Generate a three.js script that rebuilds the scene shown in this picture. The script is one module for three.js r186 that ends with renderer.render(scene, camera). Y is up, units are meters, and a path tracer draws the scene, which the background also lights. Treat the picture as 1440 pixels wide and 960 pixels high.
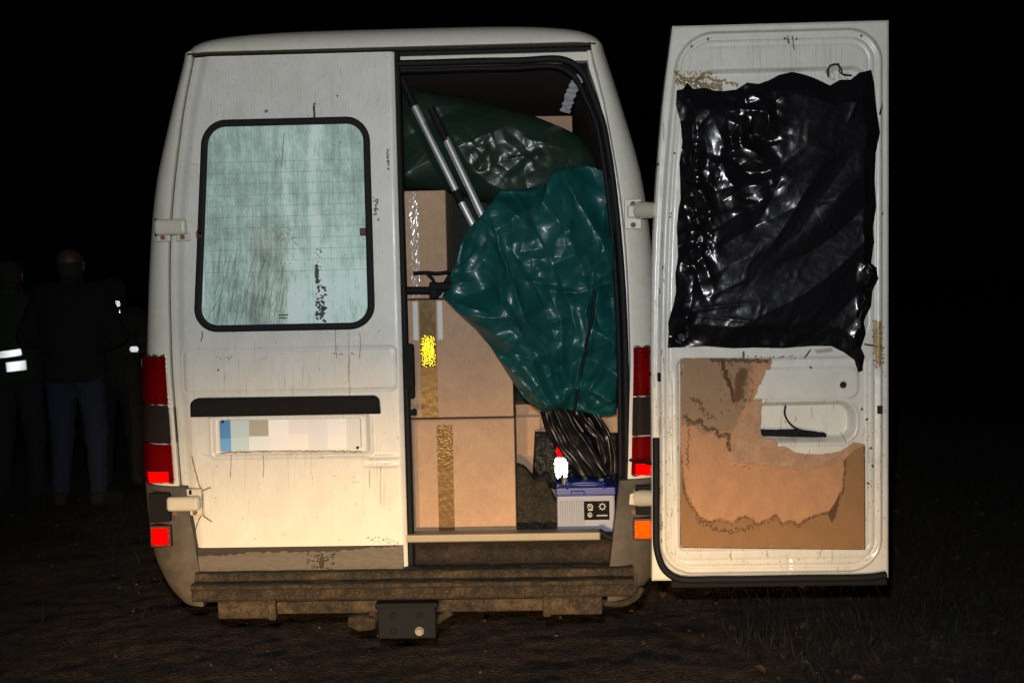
import * as THREE from 'three';
import { RoundedBoxGeometry } from 'three/addons/geometries/RoundedBoxGeometry.js';
import { mergeGeometries, mergeVertices } from 'three/addons/utils/BufferGeometryUtils.js';
import { createNoise2D, createNoise3D } from 'simplex-noise';

// ------------------------------------------------------------ camera, sky, lamps, exposure
const R = THREE.MathUtils.degToRad, W = 1440, H = 960, FOCAL = 1477;
const scene = new THREE.Scene();
const camera = new THREE.PerspectiveCamera(2 * Math.atan(H / 2 / FOCAL) * 180 / Math.PI, W / H, 0.1, 400);
camera.position.set(0.5, 1.56, 3.7);
camera.rotation.set(R(-3.49), R(1.5), R(-1.2), 'YXZ');
camera.updateMatrixWorld(true);

const skyData = new Float32Array(64 * 32 * 4);
for (let i = 0; i < 64 * 32; i++) skyData.set([0.00035, 0.0004, 0.0005, 1], i * 4);
const sky = new THREE.DataTexture(skyData, 64, 32, THREE.RGBAFormat, THREE.FloatType);
sky.mapping = THREE.EquirectangularReflectionMapping; sky.needsUpdate = true;
scene.background = sky; scene.environment = sky; scene.environmentIntensity = 0.3;
const night = new THREE.DirectionalLight(0xbfcfff, 0.002);       // what little a clouded night sky gives
night.position.set(-8, 20, 6); night.shadow.radius = 40; night.castShadow = true; scene.add(night);

const FLASH = { at: new THREE.Vector3(0.46, 1.70, 3.68), power: 24, color: 0xf7fbff };
const HEADLAMPS = { x: [-1.0, 0.32], y: 0.66, z: 8.6, power: 175, color: 0xffd090, aimY: 0.22, shieldAhead: 0.34, shieldEdge: 0.6700 };

const renderer = new THREE.WebGLRenderer({ antialias: true });
renderer.setSize(1024, 682);
renderer.toneMapping = THREE.LinearToneMapping;
renderer.toneMappingExposure = 1;
renderer.shadowMap.enabled = true;

// ------------------------------------------------------------ helpers
let seed = 20231;
const rnd = () => { seed = (seed * 1664525 + 1013904223) >>> 0; return seed / 4294967296; };
const rr_ = (a, b) => a + (b - a) * rnd();
const n2 = createNoise2D(rnd), n3 = createNoise3D(rnd);
const fbm = (x, y, o = 4) => { let s = 0, a = 0.5; for (let i = 0; i < o; i++) { s += a * n2(x, y); x *= 2.03; y *= 2.03; a *= 0.5; } return s; };
const ridge = (x, y, o = 3) => { let s = 0, a = 0.5; for (let i = 0; i < o; i++) { s += a * (1 - Math.abs(n2(x, y))); x *= 2.1; y *= 2.1; a *= 0.5; } return s; };
const clamp = (x, a = 0, b = 1) => Math.min(b, Math.max(a, x));
const step = (a, b, x) => { const t = clamp((x - a) / (b - a)); return t * t * (3 - 2 * t); };
const lerp = (a, b, t) => a + (b - a) * t;
function table(xs, ys) {           // smooth curve through points
  return (x) => {
    if (x <= xs[0]) return ys[0];
    for (let i = 1; i < xs.length; i++) if (x <= xs[i]) {
      const m = (k) => k <= 0 || k >= xs.length - 1 ? (ys[Math.min(k + 1, xs.length - 1)] - ys[Math.max(k - 1, 0)]) / (xs[Math.min(k + 1, xs.length - 1)] - xs[Math.max(k - 1, 0)]) : (ys[k + 1] - ys[k - 1]) / (xs[k + 1] - xs[k - 1]);
      const h = xs[i] - xs[i - 1], t = (x - xs[i - 1]) / h, t2 = t * t, t3 = t2 * t;
      return ys[i - 1] * (2 * t3 - 3 * t2 + 1) + m(i - 1) * h * (t3 - 2 * t2 + t) + ys[i] * (3 * t2 - 2 * t3) + m(i) * h * (t3 - t2);
    }
    return ys[ys.length - 1];
  };
}
// the point of the upright plane z that a spot of the photograph shows: used only to read off sizes and places
function at(px, py, z = 0) {
  const d = new THREE.Vector3((px - W / 2) / FOCAL, -(py - H / 2) / FOCAL, -1).applyQuaternion(camera.quaternion);
  return camera.position.clone().addScaledVector(d, (z - camera.position.z) / d.z);
}
const taken = {};
function numbered(name) { const k = taken[name] = (taken[name] ?? -1) + 1; return k ? `${name}_${String(k).padStart(3, '0')}` : name; }
function shade(o) { o.castShadow = true; o.receiveShadow = true; return o; }
function thing(name, label, category, p = [0, 0, 0], group) {
  const o = new THREE.Group(); o.name = numbered(name); o.position.set(...p); scene.add(o);
  o.userData = { label, category }; if (group) o.userData.group = group;
  return o;
}
function part(name, geo, mat, parent, label) {
  const g = Array.isArray(geo) ? merge(geo) : geo;
  const m = shade(new THREE.Mesh(g, mat)); m.name = name; parent.add(m);
  if (label) m.userData.label = label;
  return m;
}
const parts = (name, list, mat, parent, label) => list.map((g) => part(name, g, mat, parent, label));
function solo(name, geo, mat, label, category, group) {
  const m = part(numbered(name), geo, mat, scene, label); m.userData.category = category; if (group) m.userData.group = group; return m;
}
function struct(name, geo, mat, kind = 'structure') { const m = part(name, geo, mat, scene); m.userData.kind = kind; return m; }
function merge(list) {
  const plain = list.map((g) => {
    g = g.index ? g.toNonIndexed() : g;
    for (const k of Object.keys(g.attributes)) if (!['position', 'normal', 'uv'].includes(k)) g.deleteAttribute(k);
    if (!g.attributes.uv) g.setAttribute('uv', new THREE.BufferAttribute(new Float32Array(g.attributes.position.count * 2), 2));
    return g;
  });
  return mergeGeometries(plain);
}
const box = (w, h, d, x, y, z, r = 0.004) => new RoundedBoxGeometry(w, h, d, 2, Math.min(r, w / 2.1, h / 2.1, d / 2.1)).translate(x, y, z);
function rod(a, b, r, r2 = r, seg = 14) {
  a = new THREE.Vector3(...a); b = new THREE.Vector3(...b);
  const d = b.clone().sub(a), g = new THREE.CylinderGeometry(r2, r, d.length(), seg, 1);
  g.applyQuaternion(new THREE.Quaternion().setFromUnitVectors(new THREE.Vector3(0, 1, 0), d.clone().normalize()));
  return g.translate((a.x + b.x) / 2, (a.y + b.y) / 2, (a.z + b.z) / 2);
}
const tube = (pts, r, seg = 40, radial = 8, closed = false) => new THREE.TubeGeometry(new THREE.CatmullRomCurve3(pts.map((p) => p.isVector3 ? p : new THREE.Vector3(...p)), closed, 'centripetal'), seg, r, radial, closed);
const disc = (r, d, x, y, z, seg = 20) => new THREE.CylinderGeometry(r, r, d, seg).rotateX(Math.PI / 2).translate(x, y, z);
// a sheet of nu x nv cells, fn(u, v) -> [x, y, z]; with back(u, v) it is closed behind
function grid(nu, nv, fn, back) {
  const pos = [], uv = [], idx = [], side = (nu + 1) * (nv + 1);
  for (const f of back ? [fn, back] : [fn]) for (let j = 0; j <= nv; j++) for (let i = 0; i <= nu; i++) { pos.push(...f(i / nu, j / nv)); uv.push(i / nu, j / nv); }
  const q = (a, b, c, d) => idx.push(a, b, c, a, c, d), k = (i, j) => j * (nu + 1) + i;
  for (let j = 0; j < nv; j++) for (let i = 0; i < nu; i++) {
    q(k(i, j), k(i + 1, j), k(i + 1, j + 1), k(i, j + 1));
    if (back) q(side + k(i, j), side + k(i, j + 1), side + k(i + 1, j + 1), side + k(i + 1, j));
  }
  let g = new THREE.BufferGeometry();
  g.setAttribute('position', new THREE.Float32BufferAttribute(pos, 3));
  g.setAttribute('uv', new THREE.Float32BufferAttribute(uv, 2));
  g.setIndex(idx); g.computeVertexNormals();
  if (back) {                                   // rim with edges of its own
    const rim = [], ru = [];
    const strip = (pts) => { for (let i = 0; i + 1 < pts.length; i++) { const [a, b] = [pts[i], pts[i + 1]]; rim.push(...P(a), ...P(a + side), ...P(b + side), ...P(a), ...P(b + side), ...P(b)); for (const n of [a, a, b, a, b, b]) ru.push(uv[n * 2], uv[n * 2 + 1]); } };
    const P = (n) => pos.slice(n * 3, n * 3 + 3);
    const I = [...Array(nu + 1).keys()], J = [...Array(nv + 1).keys()];
    strip(I.map((i) => k(i, 0))); strip(J.map((j) => k(nu, j))); strip(I.map((i) => k(nu - i, nv))); strip(J.map((j) => k(0, nv - j)));
    const r = new THREE.BufferGeometry();
    r.setAttribute('position', new THREE.Float32BufferAttribute(rim, 3)); r.setAttribute('uv', new THREE.Float32BufferAttribute(ru, 2)); r.computeVertexNormals();
    g = merge([g, r]);
  }
  return g;
}
function planarUV(g, x0, x1, y0, y1) {
  const p = g.attributes.position, a = new Float32Array(p.count * 2);
  for (let i = 0; i < p.count; i++) { a[i * 2] = (p.getX(i) - x0) / (x1 - x0); a[i * 2 + 1] = (p.getY(i) - y0) / (y1 - y0); }
  g.setAttribute('uv', new THREE.BufferAttribute(a, 2)); return g;
}
function metricUV(g, s = 1) {                 // uv in metres by the face's direction
  g = g.index ? g.toNonIndexed() : g; const p = g.attributes.position, n = g.attributes.normal, a = new Float32Array(p.count * 2);
  for (let i = 0; i < p.count; i++) {
    const ax = Math.abs(n.getX(i)), ay = Math.abs(n.getY(i)), az = Math.abs(n.getZ(i));
    const [u, v] = az >= ax && az >= ay ? [p.getX(i), p.getY(i)] : ax >= ay ? [p.getZ(i), p.getY(i)] : [p.getX(i), p.getZ(i)];
    a[i * 2] = u * s; a[i * 2 + 1] = v * s;
  }
  g.setAttribute('uv', new THREE.BufferAttribute(a, 2)); return g;
}
function along(pts) {                         // a polyline read by share of its length
  const L = [0]; for (let i = 1; i < pts.length; i++) L.push(L[i - 1] + Math.hypot(pts[i][0] - pts[i - 1][0], pts[i][1] - pts[i - 1][1]));
  return (t) => { const s = t * L[L.length - 1]; let i = 1; while (i < pts.length - 1 && L[i] < s) i++; const k = (s - L[i - 1]) / Math.max(1e-9, L[i] - L[i - 1]); return [lerp(pts[i - 1][0], pts[i][0], k), lerp(pts[i - 1][1], pts[i][1], k)]; };
}
function coons(bottom, right, top, left) {    // all run left to right or bottom to top, spots of the photograph
  const [B, Rr, T, L] = [bottom, right, top, left].map(along), [c00, c10, c11, c01] = [B(0), B(1), T(1), T(0)];
  return (u, v) => [0, 1].map((k) => (1 - v) * B(u)[k] + v * T(u)[k] + (1 - u) * L(v)[k] + u * Rr(v)[k] - (1 - u) * (1 - v) * c00[k] - u * (1 - v) * c10[k] - u * v * c11[k] - (1 - u) * v * c01[k]);
}
// a crumpled bundle: outline on the photograph, middle plane z, bulge, folds(px, py) in metres
function bundle(outline, z, bulge, folds, nu, nv, power = 0.45) {
  const c = coons(...outline), prof = (u, v) => Math.pow(Math.max(0, 16 * u * (1 - u) * v * (1 - v)), power);
  const f = (u, v) => { const [x, y] = c(u, v), b = prof(u, v), p = at(x, y, z); return [p.x, p.y, z + b * bulge + Math.min(1, b * 2) * folds(x, y)]; };
  const k = (u, v) => { const [x, y] = c(u, v), p = at(x, y, z); return [p.x, p.y, z - prof(u, v) * (bulge * 0.6 + 0.09)]; };
  return grid(nu, nv, f, k);
}
function creases(list) {                      // sharp ridges along segments: [x0, y0, x1, y1, height, width]
  return (x, y) => { let s = 0; for (const [a, b, c, d, h, w] of list) { const dx = c - a, dy = d - b, t = clamp(((x - a) * dx + (y - b) * dy) / (dx * dx + dy * dy)), e = Math.hypot(x - a - dx * t, y - b - dy * t); s += h * Math.exp(-e / w) * Math.sin(Math.PI * clamp(t * 0.9 + 0.05)); } return s; };
}
const rrect = (x, y, x0, x1, y0, y1, r) => { const cx = (x0 + x1) / 2, cy = (y0 + y1) / 2, qx = Math.abs(x - cx) - (x1 - x0) / 2 + r, qy = Math.abs(y - cy) - (y1 - y0) / 2 + r; return Math.hypot(Math.max(qx, 0), Math.max(qy, 0)) + Math.min(Math.max(qx, qy), 0) - r; };
function rrShape(x0, x1, y0, y1, r, S = THREE.Shape) {
  const s = new S(); s.moveTo(x0 + r, y0); s.lineTo(x1 - r, y0); s.absarc(x1 - r, y0 + r, r, -Math.PI / 2, 0); s.lineTo(x1, y1 - r); s.absarc(x1 - r, y1 - r, r, 0, Math.PI / 2);
  s.lineTo(x0 + r, y1); s.absarc(x0 + r, y1 - r, r, Math.PI / 2, Math.PI); s.lineTo(x0, y0 + r); s.absarc(x0 + r, y0 + r, r, Math.PI, 1.5 * Math.PI); return s;
}
const ext = (shape, depth, z, bevel = 0.003) => new THREE.ExtrudeGeometry(shape, { depth: Math.max(0.0005, depth - 2 * bevel), bevelEnabled: bevel > 0, bevelSize: bevel, bevelThickness: bevel, bevelSegments: 2, curveSegments: 12 }).translate(0, 0, z + bevel);
const poly = (pts) => new THREE.Shape(pts.map((p) => new THREE.Vector2(p.x ?? p[0], p.y ?? p[1])));
// prisms of a retroreflector: an array of cube corners open towards +z
function prisms(cell, x0, x1, y0, y1, inside = () => true) {
  const e = [0, 1, 2].map((k) => { const t = Math.PI / 2 + k * 2 * Math.PI / 3; return [Math.cos(t) * 0.8165 * cell, Math.sin(t) * 0.8165 * cell, cell * 0.57735]; });
  const pos = [], N = Math.ceil(Math.max(x1 - x0, y1 - y0) / cell), cx = (x0 + x1) / 2, cy = (y0 + y1) / 2;
  const add = (...v) => v.reduce((a, b) => a.map((q, k) => q + b[k]));
  for (let i = -N; i <= N; i++) for (let j = -N; j <= N; j++) {
    const p = [0, 1, 2].map((k) => i * e[0][k] + j * e[1][k] - (i + j) * e[2][k]); p[0] += cx; p[1] += cy;
    if (p[0] < x0 || p[0] > x1 || p[1] < y0 || p[1] > y1 || !inside(p[0], p[1])) continue;
    for (const [a, b] of [[0, 1], [1, 2], [2, 0]]) { const A = add(p, e[a]), C = add(p, e[a], e[b]), D = add(p, e[b]); pos.push(...p, ...A, ...C, ...p, ...C, ...D); }
  }
  const g = new THREE.BufferGeometry(); g.setAttribute('position', new THREE.Float32BufferAttribute(pos, 3)); g.computeVertexNormals();
  g.setAttribute('uv', new THREE.Float32BufferAttribute(new Float32Array(pos.length / 3 * 2), 2));
  return g;
}
function bendKeep(g, fn) { const p = g.attributes.position; for (let i = 0; i < p.count; i++) p.setXYZ(i, ...fn(p.getX(i), p.getY(i), p.getZ(i))); return g; }
function bend(g, fn) { const p = g.attributes.position; for (let i = 0; i < p.count; i++) p.setXYZ(i, ...fn(p.getX(i), p.getY(i), p.getZ(i))); g.computeVertexNormals(); return g; }

// canvas textures
function paint(w, h, draw, srgb = true) {
  const c = document.createElement('canvas'); c.width = w; c.height = h; const x = c.getContext('2d'); draw(x, w, h);
  const t = new THREE.CanvasTexture(c); if (srgb) t.colorSpace = THREE.SRGBColorSpace; t.wrapS = t.wrapT = THREE.RepeatWrapping; t.anisotropy = 8; return t;
}
function mottle(x, w, h, fn) {                // fn(i, j) -> [r, g, b] 0..255
  const im = x.getImageData(0, 0, w, h); for (let j = 0; j < h; j++) for (let i = 0; i < w; i++) { const k = (j * w + i) * 4, c = fn(i, j, im.data, k); im.data[k] = c[0]; im.data[k + 1] = c[1]; im.data[k + 2] = c[2]; im.data[k + 3] = 255; } x.putImageData(im, 0, 0);
}
function noiseTex(w, h, fn, srgb = false) { return paint(w, h, (x) => mottle(x, w, h, fn), srgb); }
const hashes = Array.from({ length: 4096 }, () => { const a = rnd() * 6.2832; return [Math.cos(a), Math.sin(a)]; });
function pnoise(x, y, n, k) {                // gradient noise that repeats every n cells
  const xi = Math.floor(x), yi = Math.floor(y), fx = x - xi, fy = y - yi, G = (a, b) => { const h = hashes[(((a % n) + n) % n * 73 + ((b % n) + n) % n * 179 + k * 37) & 4095]; return h[0] * (x - a) + h[1] * (y - b); };
  const u = fx * fx * fx * (fx * (fx * 6 - 15) + 10), v = fy * fy * fy * (fy * (fy * 6 - 15) + 10);
  return 1.5 * lerp(lerp(G(xi, yi), G(xi + 1, yi), u), lerp(G(xi, yi + 1), G(xi + 1, yi + 1), u), v);
}
const tile = (s, f) => (i, j) => pnoise(i / s * f, j / s * f, f, f) * 0.7 + pnoise(i / s * f * 2, j / s * f * 2, f * 2, f + 1) * 0.4;
const tri = (t) => Math.abs((((t % 1) + 1) % 1) * 2 - 1);
function crumple(x, y, wave, slope, n = 4, off = 0) {   // flat facets between sharp folds; x, y and wave in pixels of the photograph
  let s = 0;
  for (let i = 0; i < n; i++) { const a = i * 2.39996 + off, l = wave * (0.7 + 0.6 * ((i * 0.618 + off) % 1)), m = step(-0.35, 0.35, n2(x / (2.2 * wave) + i * 13 + off, y / (2.2 * wave))); if (m > 0) s += m * (tri((x * Math.cos(a) + y * Math.sin(a)) / l + 0.55 * n2(x / (3 * wave), y / (3 * wave) + i * 7 + off)) - 0.5) * l * 0.0025 * slope; }
  return s;
}
// drawing on a panel at spots of the photograph: panel covers x0..x1, y0..y1 of plane z
function pen(x, w, h, x0, x1, y0, y1, z) {
  const P = (px, py) => { const p = at(px, py, z); return [(p.x - x0) / (x1 - x0) * w, (1 - (p.y - y0) / (y1 - y0)) * h]; };
  const k = w / (x1 - x0) / 400;               // canvas pixels per pixel of the photograph
  const line = (pts, width, color, jitter = 0) => { x.strokeStyle = color; x.lineCap = 'round'; x.lineJoin = 'round'; const c = along(pts), n = jitter ? 60 : pts.length * 6; let last = null; for (let i = 0; i <= n; i++) { const q = c(i / n); const [a, b] = P(q[0] + rr_(-jitter, jitter), q[1] + rr_(-jitter, jitter)); if (last) { x.lineWidth = width * k * rr_(0.55, 1.2); x.beginPath(); x.moveTo(...last); x.lineTo(a, b); x.stroke(); } last = [a, b]; } };
  const spot = (px, py, r, color) => { x.fillStyle = color; const [a, b] = P(px, py); x.beginPath(); for (let i = 0; i < 9; i++) { const t = i / 9 * 6.283, q = r * k * rr_(0.5, 1.15); x.lineTo(a + Math.cos(t) * q, b + Math.sin(t) * q); } x.closePath(); x.fill(); };
  const specks = (px0, py0, px1, py1, n, r, color) => { for (let i = 0; i < n; i++) spot(rr_(px0, px1), rr_(py0, py1), r * rr_(0.4, 1), color); };
  const blot = (pts, color) => { x.fillStyle = color; x.beginPath(); pts.forEach((p) => x.lineTo(...P(...p))); x.closePath(); x.fill(); };
  const drip = (px, py, len, width, color) => line([[px, py], [px + rr_(-1, 1), py + len * 0.5], [px + rr_(-2, 2), py + len]], width, color, 0.5);
  return { P, k, line, spot, specks, blot, drip };
}

// ------------------------------------------------------------ materials
const M = {};
const std = (o) => new THREE.MeshPhysicalMaterial(o);
const lin = (r, g, b) => new THREE.Color().setRGB(r, g, b);
const S512 = 512;
const grainA = tile(S512, 3), grainB = tile(S512, 14), grainC = tile(S512, 50);
const bumpFine = noiseTex(S512, S512, (i, j) => { const v = 128 + 60 * grainB(i, j) + 60 * grainC(i, j); return [v, v, v]; });
const roughDirt = noiseTex(S512, S512, (i, j) => { const v = clamp(150 + 50 * grainA(i, j) + 40 * grainB(i, j) + 22 * grainC(i, j), 60, 255); return [v, v, v]; });
const dirtyPaint = noiseTex(S512, S512, (i, j) => { const d = clamp(0.5 + 0.5 * grainA(i, j)) * 0.5 + clamp(grainB(i, j)) * 0.5, g = grainC(i, j), s = g > 0.72 ? 0.5 : 0; return [226 - d * 14 + g * 4 - s * 60, 222 - d * 16 + g * 4 - s * 70, 210 - d * 22 + g * 4 - s * 80]; }, true);
M.paint = std({ color: lin(0.88, 0.88, 0.86), map: dirtyPaint, roughness: 0.62, roughnessMap: roughDirt, clearcoat: 0.25, clearcoatRoughness: 0.35 });
M.blackTrim = std({ color: lin(0.009, 0.0085, 0.008), roughness: 0.8, specularIntensity: 0.35, bumpMap: bumpFine, bumpScale: 0.0006 });
M.rubber = std({ color: lin(0.006, 0.006, 0.0065), roughness: 0.7, specularIntensity: 0.5 });
M.greyPlastic = std({ color: lin(0.125, 0.115, 0.105), map: noiseTex(S512, S512, (i, j) => { const v = clamp(200 + 40 * grainA(i, j) + 25 * grainB(i, j) + 12 * grainC(i, j), 90, 255); return [v, v * 0.96, v * 0.9]; }, true), roughness: 0.75, bumpMap: bumpFine, bumpScale: 0.0008 });
M.mud = std({ color: lin(0.080, 0.059, 0.037), map: noiseTex(S512, S512, (i, j) => { const a = grainA(i, j), b = grainB(i, j), c = grainC(i, j), v = clamp(0.6 + 0.3 * a + 0.3 * b + 0.26 * c + (c > 0.55 ? 0.35 : 0), 0.1, 1); return [255 * v, 243 * v, 218 * v]; }, true), roughness: 0.9, bumpMap: bumpFine, bumpScale: 0.003 });
M.steelDark = std({ color: lin(0.008, 0.009, 0.011), roughness: 0.75, specularIntensity: 0.3, bumpMap: bumpFine, bumpScale: 0.0008 });
M.bolt = std({ color: lin(0.22, 0.21, 0.19), metalness: 0.5, roughness: 0.6 });
M.sillMetal = std({ color: lin(0.34, 0.31, 0.26), map: dirtyPaint, metalness: 0.2, roughness: 0.5 });
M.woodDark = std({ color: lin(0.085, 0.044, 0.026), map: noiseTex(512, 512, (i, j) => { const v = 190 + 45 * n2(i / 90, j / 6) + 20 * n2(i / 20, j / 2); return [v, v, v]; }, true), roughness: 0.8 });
M.retroWhite = std({ color: lin(0.97, 0.98, 0.98), metalness: 1, roughness: 0.16, flatShading: true });
M.retroRed = std({ color: lin(0.85, 0.03, 0.012), metalness: 1, roughness: 0.17, flatShading: true });
M.retroGold = std({ color: lin(0.93, 0.8, 0.25), metalness: 1, roughness: 0.24, flatShading: true });
M.retroAmber = std({ color: lin(0.95, 0.3, 0.03), metalness: 1, roughness: 0.17, flatShading: true });
M.lensRed = std({ color: lin(0.62, 0.012, 0.01), roughness: 0.12, transmission: 0.9, thickness: 0, ior: 1.5 });
M.lensSmoke = std({ color: lin(0.2, 0.16, 0.15), roughness: 0.15, transmission: 0.9, thickness: 0, ior: 1.5 });
M.lampBowl = std({ color: lin(0.7, 0.7, 0.7), metalness: 1, roughness: 0.35 });
M.lampBack = std({ color: lin(0.3, 0.28, 0.27), metalness: 0.8, roughness: 0.36 });
M.redBack = std({ color: lin(0.05, 0.012, 0.01), roughness: 0.5 });
M.glass = std({ color: lin(0.97, 1, 0.99), roughness: 0.02, transmission: 1, thickness: 0, ior: 1.5 });
M.tyre = std({ color: lin(0.02, 0.02, 0.02), roughness: 0.85 });
M.carPaint = std({ color: lin(0.55, 0.56, 0.58), roughness: 0.4, clearcoat: 1 });
M.white = std({ color: lin(0.78, 0.77, 0.73), roughness: 0.45 });
M.hinge = std({ color: lin(0.74, 0.72, 0.66), map: dirtyPaint, roughness: 0.35 });
M.rustMetal = std({ color: lin(0.2, 0.1, 0.045), roughness: 0.8, bumpMap: bumpFine, bumpScale: 0.001 });
M.hole = std({ color: lin(0.01, 0.01, 0.01), roughness: 0.9 });
M.aluminium = std({ color: lin(0.85, 0.85, 0.83), metalness: 0.8, roughness: 0.42 });

// ------------------------------------------------------------ ground
function groundHeight(x, z) { return 0.02 * fbm(x * 0.7, z * 0.7, 3) + 0.006 * fbm(x * 5, z * 5, 3) * step(9, 3, Math.hypot(x, z)) - 0.006; }
{
  const spread = (t) => { const s = t * 2 - 1; return Math.sign(s) * (4.2 * Math.abs(s) + 145 * Math.pow(Math.abs(s), 7)); };
  const g = grid(420, 420, (u, v) => { const x = spread(u), z = -spread(v); return [x, Math.hypot(x, z) < 20 ? groundHeight(x, z) : 0, z]; });
  const soil = noiseTex(1024, 1024, (i, j) => { const a = tile(1024, 4)(i, j), b = tile(1024, 22)(i, j), c = tile(1024, 110)(i, j), v = clamp(0.5 + 0.16 * a + 0.24 * b + 0.34 * c, 0.06, 1); return [255 * v, 238 * v, 214 * v]; }, true);
  soil.repeat.set(1 / 1.7, 1 / 1.7);
  const p = g.attributes.position, uv = new Float32Array(p.count * 2); for (let i = 0; i < p.count; i++) { uv[i * 2] = p.getX(i); uv[i * 2 + 1] = p.getZ(i); } g.setAttribute('uv', new THREE.BufferAttribute(uv, 2));
  struct('ground', g, std({ color: lin(0.15, 0.101, 0.07), map: soil, roughness: 1, bumpMap: soil, bumpScale: 0.006 }));
}

// ------------------------------------------------------------ the van
const bodyHW = table([0.40, 0.45, 0.55, 0.62, 0.81, 0.95, 1.3, 1.7, 1.93, 2.15, 2.37, 2.42], [0.835, 0.885, 0.93, 0.942, 0.952, 0.95, 0.94, 0.908, 0.875, 0.815, 0.748, 0.735]);
const doorHW = table([0.49, 0.62, 0.84, 1.05, 1.31, 1.75, 2.13, 2.35], [0.775, 0.784, 0.80, 0.808, 0.816, 0.80, 0.745, 0.695]);
const van = thing('panel_van', 'dirty white high roof panel van seen from behind, its right rear door wide open', 'van');
const NOSE = -4.9;
// skin of the rear corner and side: s from 0 at the door seam over the corner to 1 at the nose
function skin(sign, y, s, off = 0) {
  const w = bodyHW(y) + off, d = doorHW(y) + 0.004, c = Math.max(0.01, bodyHW(y) - d), depth = 0.13;
  if (s < 0.5) { const a = s / 0.5 * Math.PI / 2; return [sign * (d + (c + off) * Math.sin(a)), y, -depth + (depth + off) * Math.cos(a)]; }
  return [sign * w, y, lerp(-depth, NOSE, (s - 0.5) / 0.5)];
}
for (const sign of [-1, 1]) {
  const f = (off) => (u, v) => { const s = u < 0.7 ? u / 0.7 * 0.5 : 0.5 + (u - 0.7) / 0.3 * 0.5; return skin(sign, lerp(0.62, 2.372, v), s, off); };
  let g = grid(40, 70, f(0), f(-0.022)); g = metricUV(g);
  const panel = part('side_panel', g, M.paint, van);
  const low = (off) => (u, v) => skin(sign, lerp(0.42, 0.62, v), 0.5 + u * 0.5, off);
  part('side_skirt', grid(20, 8, low(0.004), low(-0.03)), M.greyPlastic, van);
}
{ // roof cap
  const edge = (u) => { const s = u * 2 - 1; return Math.sin(s * Math.PI / 2); };
  const roof = (off) => (u, v) => {
    const k = edge(u), zz = v < 0.5 ? 0.16 * (1 - Math.cos(v * Math.PI)) : 0.16 + (v - 0.5) * 2 * (-NOSE - 0.16), w = 0.743 + off, side_ = clamp((Math.abs(k) - 0.84) / 0.16);
    const t = clamp(zz / 0.16), rear = Math.pow(1 - Math.pow(1 - t, 2.4), 1 / 2.0);
    return [k * w, 2.368 + (0.088 + off) * Math.pow(1 - Math.pow(Math.abs(k), 4), 0.37) * rear, -zz + 0.008 + off - 0.12 * (1 - Math.sqrt(1 - side_ * side_)) * (1 - t)];
  };
  const cap = part('roof', metricUV(grid(70, 60, roof(0), roof(-0.018))), M.paint, van);
  const rustLine = std({ color: lin(0.09, 0.075, 0.03), roughness: 0.9, map: M.mud.map });
  part('rain_gutter', [box(1.43, 0.008, 0.03, 0, 2.363, -0.014, 0.003)], rustLine, cap);
  part('gutter_gap', box(1.42, 0.02, 0.03, 0.0, 2.357, -0.085, 0.002), M.rubber, cap);
  part('roof_header', metricUV(box(1.42, 0.032, 0.05, 0.0, 2.331, -0.075)), M.paint, cap);
}
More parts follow.
